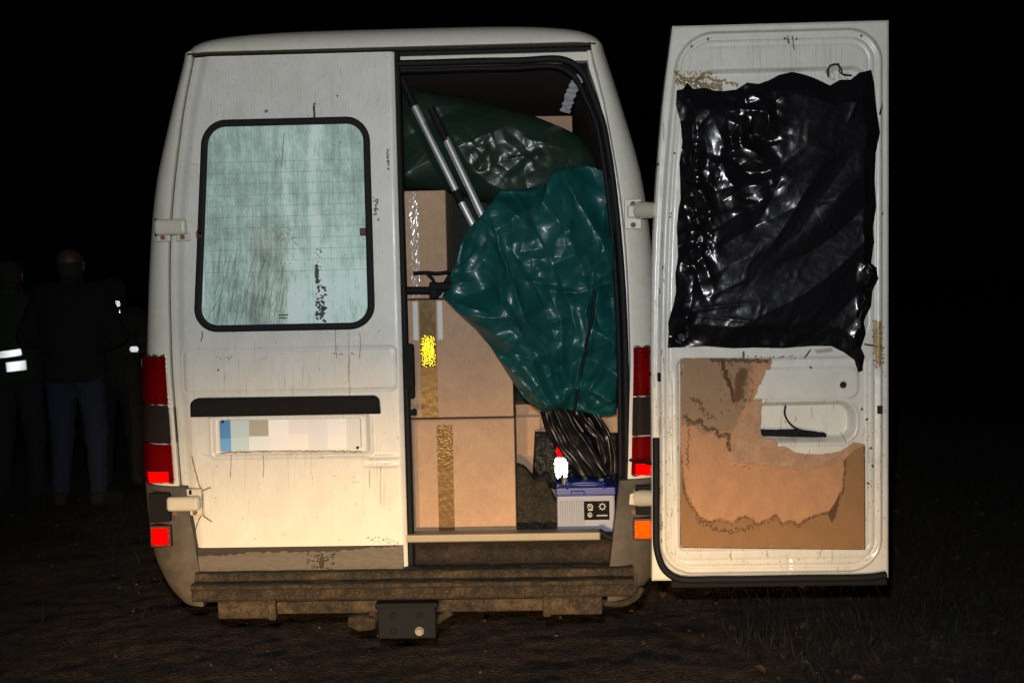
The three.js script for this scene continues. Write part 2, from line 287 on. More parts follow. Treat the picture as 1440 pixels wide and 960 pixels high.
{ // load space
  const wall = (sign) => { const f = (o) => (u, v) => [sign * (Math.min(0.85, doorHW(lerp(0.6, 2.34, v)) - 0.005) + o), lerp(0.6, 2.34, v), lerp(-0.12, -3.0, u)]; return grid(10, 20, f(0), f(0.012)); };
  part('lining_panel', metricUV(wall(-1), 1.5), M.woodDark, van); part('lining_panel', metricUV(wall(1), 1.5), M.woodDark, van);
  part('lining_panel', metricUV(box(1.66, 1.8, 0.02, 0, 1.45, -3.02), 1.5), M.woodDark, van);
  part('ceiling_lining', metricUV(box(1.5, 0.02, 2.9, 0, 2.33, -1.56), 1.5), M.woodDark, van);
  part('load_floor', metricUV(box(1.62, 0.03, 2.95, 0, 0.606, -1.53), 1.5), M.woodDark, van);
  part('sill_strip', metricUV(new RoundedBoxGeometry(1.42, 0.03, 0.06, 2, 0.006).translate(-0.005, 0.632, -0.035)), M.sillMetal, van);
  // jamb round the opening, right-hand side and top: white flange, then the black rubber seal
  const inner = table([0.55, 0.66, 1.02, 1.48, 1.9, 2.15, 2.3], [0.752, 0.79, 0.80, 0.795, 0.763, 0.72, 0.675]);
  const jamb = (off) => (u, v) => { const y = lerp(0.55, 2.345, v), a = inner(y) + 0.012, b = doorHW(y) + 0.004; return [lerp(a, b, u), y, -0.03 + 0.026 * step(0.72, 1, u) + off]; };
  part('door_jamb', metricUV(grid(10, 60, jamb(0), jamb(-0.08))), M.paint, van);
  const jl = (off) => (u, v) => { const y = lerp(0.55, 2.345, v); return [-lerp(inner(y) + 0.012, doorHW(y), u), y, -0.075 + off]; };
  part('door_jamb', metricUV(grid(4, 30, jl(0), jl(-0.03))), M.paint, van);
  const head = []; for (let i = 0; i <= 20; i++) head.push(i / 20);
  const corner = (t) => { const r = 0.12, a = t * Math.PI / 2; return [0.692 - r + r * Math.cos(a), 2.318 - r + r * Math.sin(a)]; };
  const seal = []; for (let y = 0.67; y < 2.17; y += 0.075) seal.push([inner(y) + 0.004, y, -0.022]);
  for (const t of [0.15, 0.4, 0.65, 0.9]) seal.push([...corner(t), -0.022]);
  for (const x of [0.45, 0.3, 0.15, 0.0, -0.3, -0.6]) seal.push([x, 2.316 - 0.002 * Math.sin(x * 20), -0.022]);
  part('door_seal', tube([[0.70, 0.645, -0.022], [0.755, 0.62, -0.022], ...seal], 0.012, 160, 10), M.rubber, van);
  part('door_seal', tube([[0.77, 0.70, -0.05], ...seal.slice(1).map(([x, y, z]) => [x - 0.02, y - (y > 2.2 ? 0.018 : 0), -0.055])], 0.009, 160, 10), M.rubber, van);
  // muddy frame below the sill
  const sill = (off) => (u, v) => { const x = lerp(-0.8, 0.80, u), y = lerp(0.52, 0.618, v); return [x, y, -0.02 - 0.035 * Math.sin(v * Math.PI) + off + 0.003 * fbm(x * 14, y * 14)]; };
  part('sill_frame', metricUV(grid(120, 12, sill(0), sill(-0.05)), 2), std({ color: lin(0.045, 0.031, 0.02), map: M.mud.map, roughness: 0.9, bumpMap: bumpFine, bumpScale: 0.002 }), van);
}
// chassis, wheels, front, cab
parts('chassis', [box(1.1, 0.12, 4.2, 0, 0.52, -2.4), box(0.12, 0.12, 0.9, -0.4, 0.44, -0.6), box(0.12, 0.12, 0.9, 0.4, 0.44, -0.6), rod([-0.8, 0.36, -1.4], [0.8, 0.36, -1.4], 0.06)], M.steelDark, van);
for (const z of [-1.4, -4.1]) for (const s of [-1, 1]) {
  const t = part('wheel', new THREE.TorusGeometry(0.25, 0.095, 12, 32).rotateY(Math.PI / 2).scale(1.15, 1, 1).translate(s * 0.8, 0.345, z), M.tyre, van);
  part('rim', new THREE.CylinderGeometry(0.19, 0.19, 0.1, 24).rotateZ(Math.PI / 2).translate(s * 0.81, 0.345, z), M.lampBowl, t);
}
parts('cab_front', [box(1.82, 0.8, 0.06, 0, 0.85, NOSE + 0.02, 0.02), box(1.84, 0.2, 0.2, 0, 0.5, NOSE - 0.03, 0.03)], M.paint, van);
part('windscreen', box(1.6, 1.05, 0.02, 0, 1.78, NOSE + 0.03), M.blackTrim, van);

// rear lamps and bumper corners follow the same skin
function band(sign, y0, y1, s0, s1, off, nu = 14, nv = 16, thick = 0.012) { const f = (o) => (u, v) => skin(sign, lerp(y0, y1, v), lerp(s0, s1, u), o); return grid(nu, nv, f(off), f(off - thick)); }
for (const sign of [-1, 1]) {
  const side = sign < 0 ? 'left' : 'right';
  const ribbed = (o) => (u, v) => { const y = lerp(0.845, 1.312, v), cell = Math.abs(Math.sin(v * Math.PI * 26)) * 0.0035 * step(0.03, 0.08, u) + Math.abs(Math.sin(u * Math.PI * 5)) * 0.004 * step(0.03, 0.08, u); let bowl = 0; for (const c of [1.215, 1.06, 0.935]) bowl += Math.exp(-(((y - c) / 0.035) ** 2 + ((u - 0.35) / 0.22) ** 2)); return skin(sign, y, lerp(0, 0.56, u), o - 0.010 + cell - 0.012 * bowl); };
  const lamp = part('tail_light', grid(40, 160, ribbed(0.006), ribbed(-0.02)), M.lampBack, van, `tall ${side} tail light with red and smoked lenses`);
  part('red_lens', band(sign, 1.135, 1.306, 0.02, 0.54, 0.020, 14, 10, 0.003), M.lensRed, lamp);
  part('smoked_lens', band(sign, 0.995, 1.130, 0.02, 0.54, 0.020, 14, 10, 0.003), M.lensSmoke, lamp);
  part('red_lens', band(sign, 0.855, 0.990, 0.02, 0.54, 0.020, 14, 10, 0.003), M.lensRed, lamp);
  const cx = sign * 0.868, z = -0.006;
  part('lens_reflector', prisms(0.0045, cx - 0.036, cx + 0.036, 0.855, 0.896).translate(0, 0, z + 0.032), M.retroRed, lamp);
  // grey bumper corner
  const f = (o) => (u, v) => { const y = lerp(0.405, 0.838, v), b = skin(sign, y, lerp(-0.0, 0.72, u), o); const inn = lerp(0.055, 0.03, v) * (1 - u); return [b[0] - sign * inn, y, b[2]]; };
  const corner = part('bumper_corner', metricUV(grid(24, 30, f(0.026), f(-0.02)), 2), M.greyPlastic, van);
  const r0 = sign < 0 ? -0.902 : 0.822, rx = sign < 0 ? 0.068 : 0.06;
  part('bumper_reflector', prisms(0.0045, r0 + 0.003, r0 + rx - 0.003, 0.632, 0.694).translate(0, 0, 0.035), sign < 0 ? M.retroRed : M.retroAmber, corner, sign < 0 ? 'square red reflector' : 'square amber reflector');
  part('reflector_frame', [box(rx + 0.008, 0.078, 0.03, r0 + rx / 2, 0.663, 0.017, 0.004)], M.redBack, corner);
  part('bumper_pocket', box(0.075, 0.105, 0.02, sign * 0.866, 0.768, 0.026, 0.006), M.blackTrim, corner);
}
{ // step bumper with ridges
  const prof = [[0.520, -0.03], [0.530, -0.01], [0.531, 0.012], [0.526, 0.018], [0.531, 0.024], [0.530, 0.042], [0.524, 0.047], [0.506, 0.047], [0.501, 0.051], [0.502, 0.062], [0.497, 0.067], [0.502, 0.072], [0.501, 0.092], [0.494, 0.098], [0.486, 0.097], [0.481, 0.088], [0.457, 0.086], [0.449, 0.09], [0.443, 0.085], [0.441, 0.05]];
  const pz = along(prof);
  const f = (o) => (u, v) => { const x = lerp(-0.745, 0.815, u), [y, z] = pz(v), d = 0.0025 * fbm(x * 9, v * 6) + 0.003 * Math.max(0, n2(x * 3, v * 2)); return [x, y + d - o * 0.6, z + d - o]; };
  const step_ = part('bumper_step', metricUV(grid(200, 90, f(0), f(0.012)), 2.2), M.mud, van, 'muddy ribbed bumper step');
  part('tow_bar', metricUV(box(1.34, 0.046, 0.05, 0.03, 0.405, 0.03, 0.006), 2), M.mud, van, 'brown muddy square bar under the bumper');
  for (const [x0, x1] of [[-0.66, -0.45], [0.494, 0.704]]) { const s = part('bar_sleeve', metricUV(merge([box(x1 - x0, 0.068, 0.075, (x0 + x1) / 2, 0.405, 0.035, 0.01), box(0.03, 0.078, 0.085, x0 < 0 ? x1 - 0.015 : x0 + 0.015, 0.405, 0.035, 0.008)]), 2), M.mud, van); }
  const br = part('tow_bracket', [box(0.205, 0.115, 0.02, 0.018, 0.365, 0.105, 0.008), box(0.17, 0.1, 0.07, 0.018, 0.37, 0.062, 0.006), box(0.22, 0.02, 0.04, 0.018, 0.425, 0.095, 0.006)], M.steelDark, van, 'black tow bar mounting plate with four bolt holes');
  for (const [x, y] of [[-0.03, 0.392], [0.062, 0.392], [-0.03, 0.336]]) part('bolt_hole', new THREE.TorusGeometry(0.0095, 0.003, 8, 18).translate(x, y, 0.1155), M.steelDark, br);
  part('bolt', [new THREE.CylinderGeometry(0.012, 0.012, 0.01, 6).rotateX(Math.PI / 2).translate(0.062, 0.336, 0.12), new THREE.TorusGeometry(0.014, 0.003, 8, 20).translate(0.062, 0.336, 0.117)], M.bolt, br);
  parts('bracket_stay', [rod([0.115, 0.35, 0.05], [0.17, 0.385, 0.05], 0.014), rod([-0.085, 0.36, 0.05], [-0.12, 0.385, 0.05], 0.012)], M.mud, br);
  const rag = bundle([[[488, 878], [505, 886], [528, 884]], [[528, 884], [531, 868]], [[490, 866], [510, 862], [531, 868]], [[488, 878], [490, 866]]], 0.06, 0.02, (x, y) => 0.012 * ridge(x / 7, y / 6), 30, 24, 0.3);
  part('torn_rag', rag, M.mud, van, 'torn muddy scrap hanging by the tow plate');
  const pe = [[815, 838], [850, 847], [875, 848], [893, 840], [903, 826]].map(([x, y]) => at(x, y, -0.02));
  part('exhaust_pipe', tube(pe, 0.012, 40, 12), M.mud, van, 'thin bent pipe under the right bumper corner');
}

// ------------------------------------------------------------ rear doors
function hingeSet(door, x, y, flip, w = 0.115) {
  const h = part('hinge', [new RoundedBoxGeometry(w, 0.052, 0.034, 4, 0.014).translate(x, y, 0.03)], M.hinge, door);
  return h;
}
{ // closed left door: the outer skin
  const X0 = -0.83, X1 = 0.03, Y0 = 0.49, Y1 = 2.36;
  const P = (a, b) => at(a, b, 0);
  const win = [-0.697, -0.078, 1.388, 2.132];
  const slant = (g) => bendKeep(g, (x, y, z) => [x + 0.03 * (y - 1.76) / 0.37 * (win[1] - x) / 0.62, y, z]);
  const sw = [-0.772, -0.013, 1.172, 1.322], plate = [-0.668, -0.118, 0.948, 1.09];
  const zz = (x, y) => {
    let z = 0;
    const e = Math.min(x + doorHW(y), 0.012 - x); z -= 0.008 * Math.pow(1 - clamp(e / 0.02), 2);
    z -= 0.012 * step(0.03, -0.01, x + doorHW(y) - 0.03);
    z -= 0.0035 * Math.exp(-Math.pow(rrect(x, y, ...sw, 0.02) / 0.0038, 2));
    z -= 0.006 * step(0.006, -0.006, rrect(x, y, ...plate, 0.012));
    z += 0.003 * Math.exp(-Math.pow(rrect(x, y, plate[0] - 0.012, plate[1] + 0.012, plate[2] - 0.008, plate[3], 0.015) / 0.006, 2));
    z -= 0.010 * step(0.004, -0.004, rrect(x - 0.03 * (y - 1.76) / 0.37 * (win[1] - x) / 0.62, y, win[0] + 0.02, win[1] - 0.02, win[2] + 0.02, win[3] - 0.02, 0.06));
    for (const [py, h] of [[642, 0.0028], [654, 0.0022]]) { const d = P(535, py); z += h * Math.exp(-Math.pow((y - d.y) / 0.006, 2)) * step(-0.15, -0.10, x) * step(0.0, -0.03, x); }
    return z + 0.0008 * fbm(x * 2.2, y * 2.2) + 0.0015 * Math.cos((y - 1.4) * 1.5);
  };
  const f = (o) => (u, v) => { const y = lerp(0.505, 2.353, v), x = lerp(-doorHW(y), 0.012, u); return [x, y, zz(x, y) + o]; };
  const g = planarUV(grid(200, 440, f(0), (u, v) => { const y = lerp(0.505, 2.353, v), x = lerp(-doorHW(y), 0.012, u); return [x, y, -0.05]; }), X0, X1, Y0, Y1);
  const map = paint(1024, 2048, (x, w, h) => {
    mottle(x, w, h, (i, j) => { const a = fbm(i / 160, j / 220, 3), b = fbm(i / 9, j / 60, 2), c = fbm(i / 3, j / 3, 1); const d = clamp(0.35 + 0.5 * a) * 15 + b * 7 + c * 4; return [224 - d, 222 - d * 1.05, 213 - d * 1.3]; });
    const p = pen(x, w, h, X0, X1, Y0, Y1, 0);
    for (let i = 0; i < 150; i++) p.drip(rr_(250, 565), rr_(470, 700), rr_(10, 70), rr_(0.4, 0.9), `rgba(95,70,40,${rr_(0.03, 0.12)})`);
    for (let i = 0; i < 60; i++) p.drip(rr_(265, 555), rr_(85, 160), rr_(10, 60), 1, `rgba(120,110,80,${rr_(0.02, 0.07)})`);
    for (const [a, b, l] of [[472, 462, 60], [490, 466, 90], [491, 500, 60], [506, 466, 50], [284, 466, 18], [325, 640, 40], [520, 660, 40], [535, 655, 75], [370, 640, 40]]) p.drip(a, b, l * rr_(0.6, 1), 0.9, 'rgba(70,52,30,0.4)');
    p.line([[441, 150], [442, 166]], 2.2, 'rgba(40,30,18,0.9)', 0.4); p.spot(442, 146, 2.5, 'rgba(60,50,35,0.7)'); p.spot(374, 156, 2.5, 'rgba(60,50,35,0.7)'); p.spot(474, 135, 1.6, 'rgba(60,50,35,0.7)');
    for (let i = 0; i < 40; i++) { const q = rnd(); p.spot(545 + q + rr_(-1.4, 1.4), 210 + 28 * q, rr_(0.5, 1.5), 'rgba(40,28,16,0.7)'); p.spot(531 - 5 * q + rr_(-1.6, 1.6), 280 + 22 * q, rr_(0.5, 1.5), 'rgba(45,32,18,0.65)'); } p.specks(524, 276, 532, 310, 12, 2, 'rgba(60,42,25,0.8)');
    p.specks(258, 80, 556, 165, 40, 1.1, 'rgba(80,70,50,0.5)'); p.specks(250, 470, 560, 760, 90, 1.2, 'rgba(80,60,35,0.5)');
    p.line([[269, 640], [275, 665], [282, 688], [285, 700], [284, 722], [276, 738], [272, 752]], 1.6, 'rgba(110,70,35,0.8)', 0.7); p.line([[284, 690], [296, 685]], 1.2, 'rgba(110,70,35,0.7)', 0.5); p.line([[284, 724], [297, 733]], 1.3, 'rgba(110,70,35,0.7)', 0.5);
    p.line([[262, 686], [286, 686], [287, 724], [262, 724]], 0.9, 'rgba(120,90,55,0.6)', 0.5);
    p.line([[238, 700], [262, 766]], 1.2, 'rgba(90,70,45,0.5)', 0.5);
    p.line([[310, 637], [400, 634], [508, 635]], 1.7, 'rgba(100,80,50,0.8)', 0.8);
    p.specks(498, 455, 522, 475, 14, 2.4, 'rgba(250,225,180,0.9)'); p.specks(305, 500, 330, 505, 10, 1.3, 'rgba(80,60,40,0.7)'); p.specks(465, 496, 500, 499, 10, 1.4, 'rgba(60,45,28,0.8)');
    p.spot(307, 520, 2, 'rgba(70,60,40,0.8)');
    p.specks(250, 168, 270, 300, 12, 1.2, 'rgba(90,80,60,0.5)'); p.specks(510, 755, 560, 768, 26, 1.6, 'rgba(70,50,30,0.6)');
    for (let i = 0; i < 26; i++) p.line([[rr_(250, 560), rr_(180, 700)]].flatMap(([a, b]) => [[a, b], [a + rr_(-12, 12), b + rr_(-3, 3)]]), 0.5, 'rgba(130,115,90,0.35)', 0.3);
  });
  const door = part('rear_door', g, std({ color: lin(0.9, 0.9, 0.9), map, roughness: 0.62, roughnessMap: roughDirt, clearcoat: 0.25, clearcoatRoughness: 0.35 }), van, 'closed left rear door with pale frosted window and number plate');
  // window: film behind, glass, rubber frame
  const ring = rrShape(win[0] + 0.007, win[1] - 0.007, win[2] + 0.007, win[3] - 0.007, 0.08), hole = rrShape(win[0] + 0.018, win[1] - 0.018, win[2] + 0.018, win[3] - 0.018, 0.068, THREE.Path);
  ring.holes.push(hole);
  part('window_seal', slant(ext(ring, 0.020, 0.0, 0.0065)), M.rubber, door);
  const inner = [win[0] + 0.014, win[1] - 0.014, win[2] + 0.014, win[3] - 0.014];
  const filmMap = paint(1024, 1400, (x, w, h) => {
    mottle(x, w, h, (i, j) => {
      const v = j / h, u = i / w, col = fbm(u * 9, v * 0.8, 3), cloud = fbm(u * 4 + 5, v * 5, 4), fine = fbm(u * 70, v * 26, 2);
      const streak = Math.exp(-Math.pow((u - 0.53 + 0.02 * Math.sin(v * 6)) / 0.05, 2)) * 0.5 + Math.exp(-Math.pow((u - 0.7 + 0.03 * Math.sin(v * 4)) / 0.035, 2)) * 0.8;
      let b = 0.88 + 0.12 * cloud + 0.09 * col + 0.09 * fine + 0.10 * fbm(u * 55, v * 3 + 2, 3) + 0.08 * fbm(u * 14, v * 9 + 7, 3) + 0.34 * streak * (0.6 + 0.4 * fbm(u * 40, v * 12, 2)) + 0.16 * step(0.25, 0.95, v) * step(0.1, 0.6, u + 0.2 * cloud);
      const wiped = step(0.22, 0.3, u) * step(0.56, 0.46, u - 0.1 * (0.7 - v)) * step(0.38, 0.62, v + 0.1 * cloud); b -= 0.15 * wiped * (0.6 + 0.7 * Math.max(0, n2(u * 46 + v * 4, v * 1.5)));
      const warm = wiped * 0.4; b = clamp(b, 0.2, 1.08);
      return [Math.min(255, 255 * b * (0.90 + 0.06 * warm + 0.03 * streak)), Math.min(255, 255 * b * (0.965 - 0.04 * warm + 0.02 * streak)), Math.min(255, 255 * b * (0.93 - 0.06 * warm))];
    });
    const p = pen(x, w, h, inner[0], inner[1], inner[2], inner[3], 0);
    for (let i = 0; i < 11; i++) { const y = 226 + i * 15.5 - (i > 3 ? 0 : 0); p.line([[286, y + 3.2], [515, y - 3]], 0.6, 'rgba(60,80,75,0.42)', 0.25); }
    for (let i = 0; i < 130; i++) { const a = rr_(300, 405), b = rr_(345, 430); p.line([[a, b], [a - rr_(2, 12), b + rr_(15, 60)]], 0.8, `rgba(${rr_(60, 110) | 0},95,85,${rr_(0.1, 0.35)})`, 0.3); }
    p.line([[444, 372], [446, 398]], 3.4, 'rgba(50,60,55,0.45)', 2); p.specks(444, 404, 458, 452, 60, 3.2, 'rgba(25,30,26,0.8)'); p.specks(442, 350, 452, 404, 26, 1.8, 'rgba(40,50,45,0.6)');
    p.specks(290, 200, 510, 450, 45, 1.4, 'rgba(40,50,46,0.6)'); p.line([[399, 186], [395, 235]], 0.9, 'rgba(60,75,70,0.8)', 0.4);
    for (let i = 0; i < 50; i++) p.spot(400 + rr_(-18, 18), 330 + rr_(-16, 16), rr_(1, 3), 'rgba(165,150,140,0.35)');
    for (let i = 0; i < 24; i++) p.line([[rr_(290, 510), rr_(185, 420)]].flatMap(([a, b]) => [[a, b], [a + rr_(-2, 2), b + rr_(8, 40)]]), 0.7, 'rgba(215,235,220,0.5)', 0.4);
    p.line([[391, 443], [404, 443]], 1.4, 'rgba(40,60,50,0.7)', 0.6); p.line([[392, 447], [403, 447]], 1.2, 'rgba(40,60,50,0.7)', 0.6);
  });
  const film = ext(rrShape(...inner, 0.066), 0.002, -0.006, 0.0005);
  part('window_film', planarUV(slant(film), inner[0], inner[1], inner[2], inner[3]), std({ color: lin(0.97, 0.97, 0.97), map: filmMap, roughness: 0.55 }), door, 'pale green streaked film behind the rear window');
  part('window_glass', slant(ext(rrShape(...inner, 0.066), 0.004, 0.004, 0.0)), M.glass, door);
  for (const [x, y] of [[282, 330], [511, 326]]) { const c = at(x, y, 0); part('wire_clip', box(0.022, 0.026, 0.012, c.x, c.y, 0.014, 0.003), std({ color: lin(0.1, 0.015, 0.012), roughness: 0.6 }), door); }
  // garnish with the pull grip, plate, lower trim
  const strip = new THREE.Shape(); strip.moveTo(-0.735, 1.098); strip.lineTo(-0.078, 1.098); strip.lineTo(-0.080, 1.128); strip.absarc(-0.096, 1.128, 0.016, 0, Math.PI / 2); strip.lineTo(-0.715, 1.146); strip.absarc(-0.715, 1.126, 0.02, Math.PI / 2, Math.PI); strip.closePath();
  part('handle_strip', [ext(strip, 0.04, -0.005, 0.009)], M.blackTrim, door, 'black plastic handle strip above the number plate');
  const plateMap = paint(512, 128, (x, w, h) => {
    x.fillStyle = '#f2f0ea'; x.fillRect(0, 0, w, h); x.fillStyle = '#3f86c6'; x.fillRect(0, 0, 40, 76); x.fillStyle = '#5fa8dc'; x.fillRect(0, 76, 40, 52);
    const T = [['#bcd2d6', 40, 0, 68, 72], ['#c4d8e0', 40, 72, 66, 56], ['#a9a69a', 108, 0, 70, 68], ['#e6eef2', 106, 68, 72, 60], ['#f6f6f4', 178, 0, 74, 70], ['#f0f0f0', 178, 70, 80, 58], ['#e9e7e6', 252, 0, 70, 60], ['#e4e4e4', 322, 0, 70, 128], ['#efeeee', 392, 0, 70, 70], ['#dcdad4', 462, 0, 50, 128]];
    for (const [c, a, b, d, e] of T) { x.fillStyle = c; x.fillRect(a, b, d, e); }
  });
  const pl = ext(rrShape(-0.648, -0.143, 0.962, 1.072, 0.008), 0.006, -0.001, 0.001);
  part('number_plate', planarUV(pl, -0.648, -0.143, 0.962, 1.072), std({ map: plateMap, color: lin(0.95, 0.95, 0.95), roughness: 0.4 }), door, 'blanked white number plate with a blue left end');
  parts('plate_screw', [disc(0.005, 0.004, -0.636, 1.068, 0.006), disc(0.005, 0.004, -0.155, 0.967, 0.006)], M.steelDark, door);
  const trimMap = paint(1024, 128, (x, w, h) => {
    mottle(x, w, h, (i, j) => { const v = 118 + 14 * fbm(i / 60, j / 20, 3) + 8 * fbm(i / 4, j / 4, 2); return [v, v * 0.93, v * 0.84]; });
    x.fillStyle = 'rgba(44,34,22,0.9)'; x.beginPath(); x.moveTo(0, h); for (let i = 0; i <= w; i += 6) x.lineTo(i, h - (i < 760 ? 26 + 9 * n2(i / 50, 1) + 5 * n2(i / 14, 4) : 16 * step(860, 760, i) + 3)); x.lineTo(w, h); x.fill();
    x.beginPath(); x.moveTo(0, 0); for (let i = 0; i <= w; i += 6) x.lineTo(i, 18 + 12 * step(360, 120, i) + 5 * n2(i / 40, 9) - 14 * step(700, 950, i)); x.lineTo(w, 0); x.fill();
    x.beginPath(); x.ellipse(30, 66, 30, 16, 0.5, 0, 6.3); x.fill();
    for (let i = 0; i < 46; i++) { x.beginPath(); x.ellipse(640 + rr_(-70, 60), 58 + rr_(-34, 34), rr_(2, 7), rr_(2, 6), 0, 0, 6.3); x.fill(); } x.beginPath(); x.ellipse(640, 62, 12, 26, 0, 0, 6.3); x.fill();
  });
  const tr = (o) => (u, v) => { const y = lerp(0.498, 0.612, v), x = lerp(-doorHW(y) + 0.002, -0.002, u); return [x, y, 0.008 + 0.012 * Math.sin(Math.PI * clamp(v * 1.1)) + o]; };
  part('lower_trim', planarUV(grid(80, 16, tr(0), tr(-0.018)), -0.785, 0, 0.498, 0.612), std({ map: trimMap, color: lin(0.6, 0.58, 0.56), roughness: 0.7 }), door, 'grey lower door trim with a wet mud line');
  part('edge_seal', tube([[0.017, 2.35, -0.03], [0.018, 1.9, -0.03], [0.02, 1.3, -0.03], [0.022, 0.8, -0.03], [0.02, 0.52, -0.03]], 0.013, 60, 8), M.rubber, door);
  part('inner_edge', box(0.02, 1.80, 0.05, 0.002, 1.43, -0.055, 0.005), M.blackTrim, door);
  const a = at(568, 483, -0.04), b = at(583, 545, -0.04);
  part('door_latch', [new RoundedBoxGeometry(0.045, a.y - b.y, 0.03, 3, 0.01).translate((a.x + b.x) / 2 - 0.003, (a.y + b.y) / 2, -0.03), box(0.02, 0.05, 0.03, b.x - 0.01, b.y - 0.01, -0.04)], M.blackTrim, door);
  const c = at(578, 579, -0.03); part('striker_peg', [rod([c.x - 0.015, c.y, -0.03], [c.x + 0.02, c.y, -0.03], 0.008), rod([c.x + 0.012, c.y - 0.012, -0.03], [c.x + 0.012, c.y + 0.012, -0.03], 0.005)], M.steelDark, door);
  for (const [x, y, low] of [[240, 319, 0], [258, 708, 1]]) {
    const q = at(x, y, 0.03), h = part('hinge', [new RoundedBoxGeometry(low ? 0.118 : 0.112, low ? 0.052 : 0.056, 0.03, 4, 0.013).translate(q.x, q.y, 0.032)], M.hinge, door);
    parts('hinge_leaf', [-1, 1].map((s) => new RoundedBoxGeometry(0.05, low ? 0.098 : 0.03, 0.012, 3, 0.005).translate(low && s < 0 ? q.x + 0.005 : q.x + s * 0.035, low ? q.y : q.y - 0.035, 0.010)), M.hinge, h);
    parts('hinge_screw', [-1, 1].map((s) => disc(0.008, 0.008, q.x + s * 0.035, q.y - 0.036, 0.019, 12)), M.rustMetal, h);
    part('hinge_pin', rod([q.x - 0.052, q.y - 0.03, 0.03], [q.x - 0.052, q.y + 0.03, 0.03], 0.006), M.steelDark, h);
  }
}
const D0 = 0.12;                               // plane of the open door
const openEdge = [[918, 822], [918, 650], [917, 480], [922, 300], [933, 150], [947, 36]].map((q) => at(...q, D0));
const openX = table(openEdge.map((q) => q.y), openEdge.map((q) => q.x));
{ // open right door: its inner face
  const X0 = 0.82, X1 = 1.72, Y0 = 0.47, Y1 = 2.41, TOP = 2.392, BOT = 0.498, RX = 1.690;
  const hole = [1.228, 1.567, 0.985, 1.107];
  const zz = (x, y) => {
    const l = openX(y), e = Math.min(x - l, RX - x, TOP - y, y - BOT);
    const inset = rrect(x, y, l + 0.0, RX, BOT, TOP, 0.14);                       // rounded inner outline
    let z = -0.018 + 0.018 * step(-0.022, -0.034, inset);
    z -= 0.007 * Math.exp(-Math.pow((inset + 0.052) / 0.005, 2));
    z -= 0.003 * Math.exp(-Math.pow((inset + 0.075) / 0.004, 2)) * step(2.1, 2.25, y);
    z -= 0.006 * Math.exp(-Math.pow(e / 0.004, 2));
    z -= 0.024 * step(0.006, -0.006, rrect(x, y, l + 0.10, 1.61, 1.33, 2.235, 0.05));  // window opening
    z -= 0.010 * step(0.004, -0.008, rrect(x, y, 0.968, 1.615, 0.607, 1.268, 0.02));   // panel bed
    z -= 0.004 * Math.exp(-Math.pow((rrect(x, y, 0.945, 1.648, 0.572, 1.30, 0.05)) / 0.005, 2)) * step(1.24, 1.18, y);
    z += 0.008 * step(0.006, -0.006, rrect(x, y, 1.15, 1.583, 1.125, 1.232, 0.035));
    z -= 0.045 * step(0.006, -0.008, rrect(x, y, ...hole, 0.045));
    z += 0.006 * Math.exp(-Math.pow((rrect(x, y, ...hole, 0.045) - 0.012) / 0.006, 2));
    z += 0.006 * step(0.003, -0.006, rrect(x, y, 1.30, 1.56, 0.925, 0.975, 0.02));
    z -= 0.003 * Math.exp(-Math.pow((x - 1.345) / 0.006, 2)) * step(0.60, 0.58, y) * step(0.50, 0.53, y);
    return z + 0.0012 * fbm(x * 4, y * 4);
  };
  const f = (u, v) => { const y = lerp(BOT, TOP, v), x = lerp(openX(y), RX, u); return [x, y, D0 + zz(x, y)]; };
  const k = (u, v) => { const y = lerp(BOT, TOP, v), x = lerp(openX(y), RX, u); return [x, y, D0 - 0.072]; };
  const g = planarUV(grid(210, 470, f, k), X0, X1, Y0, Y1);
  const map = paint(1024, 2048, (x, w, h) => {
    mottle(x, w, h, (i, j) => { const a = fbm(i / 130, j / 170, 3), b = fbm(i / 10, j / 50, 2), c = fbm(i / 3, j / 3, 1), d = clamp(0.4 + 0.6 * a) * 12 + b * 5 + c * 3; return [228 - d, 224 - d, 214 - d * 1.3]; });
    const p = pen(x, w, h, X0, X1, Y0, Y1, D0);
    for (let i = 0; i < 70; i++) p.drip(rr_(960, 1240), rr_(46, 70), rr_(15, 60), 0.6, `rgba(90,90,80,${rr_(0.03, 0.13)})`);
    p.specks(1095, 48, 1122, 62, 9, 2.2, 'rgba(50,45,35,0.8)'); p.line([[1115, 50], [1117, 70]], 1, 'rgba(60,50,40,0.7)', 0.5);
    for (const [a, b] of [[996, 54], [1212, 50], [973, 65], [927, 230], [944, 300], [949, 215], [943, 305], [1243, 150], [1243, 300]]) p.spot(a, b, 2, 'rgba(50,45,35,0.85)');
    p.line([[950, 100], [965, 112], [1000, 108], [1040, 118]], 2.6, 'rgba(140,110,60,0.7)', 3); p.specks(950, 98, 1010, 118, 60, 2, 'rgba(120,100,55,0.6)');
    p.line([[1165, 100], [1168, 92], [1180, 90], [1184, 100], [1196, 104]], 1.4, 'rgba(40,40,35,0.9)', 0.8); p.specks(1165, 98, 1196, 112, 30, 2, 'rgba(150,140,110,0.6)');
    p.line([[1243, 145], [1238, 160]], 2.2, 'rgba(30,28,24,0.9)', 0.8);
    p.blot([[1230, 455], [1241, 450], [1243, 485], [1241, 515], [1233, 512], [1229, 480]], 'rgba(160,120,60,0.75)'); p.specks(1228, 450, 1246, 525, 60, 2, 'rgba(110,70,30,0.7)'); p.line([[1216, 484], [1230, 486]], 1.6, 'rgba(90,60,30,0.8)', 0.5);
    p.line([[1046, 495], [1046, 502]], 2, 'rgba(70,60,50,0.8)', 0.5); p.line([[1140, 492], [1132, 503]], 1.5, 'rgba(80,70,55,0.8)', 0.5); p.specks(1040, 500, 1120, 505, 24, 1.5, 'rgba(70,60,50,0.7)');
    p.blot([[1145, 492], [1170, 489], [1172, 494], [1150, 497]], 'rgba(150,130,120,0.6)');
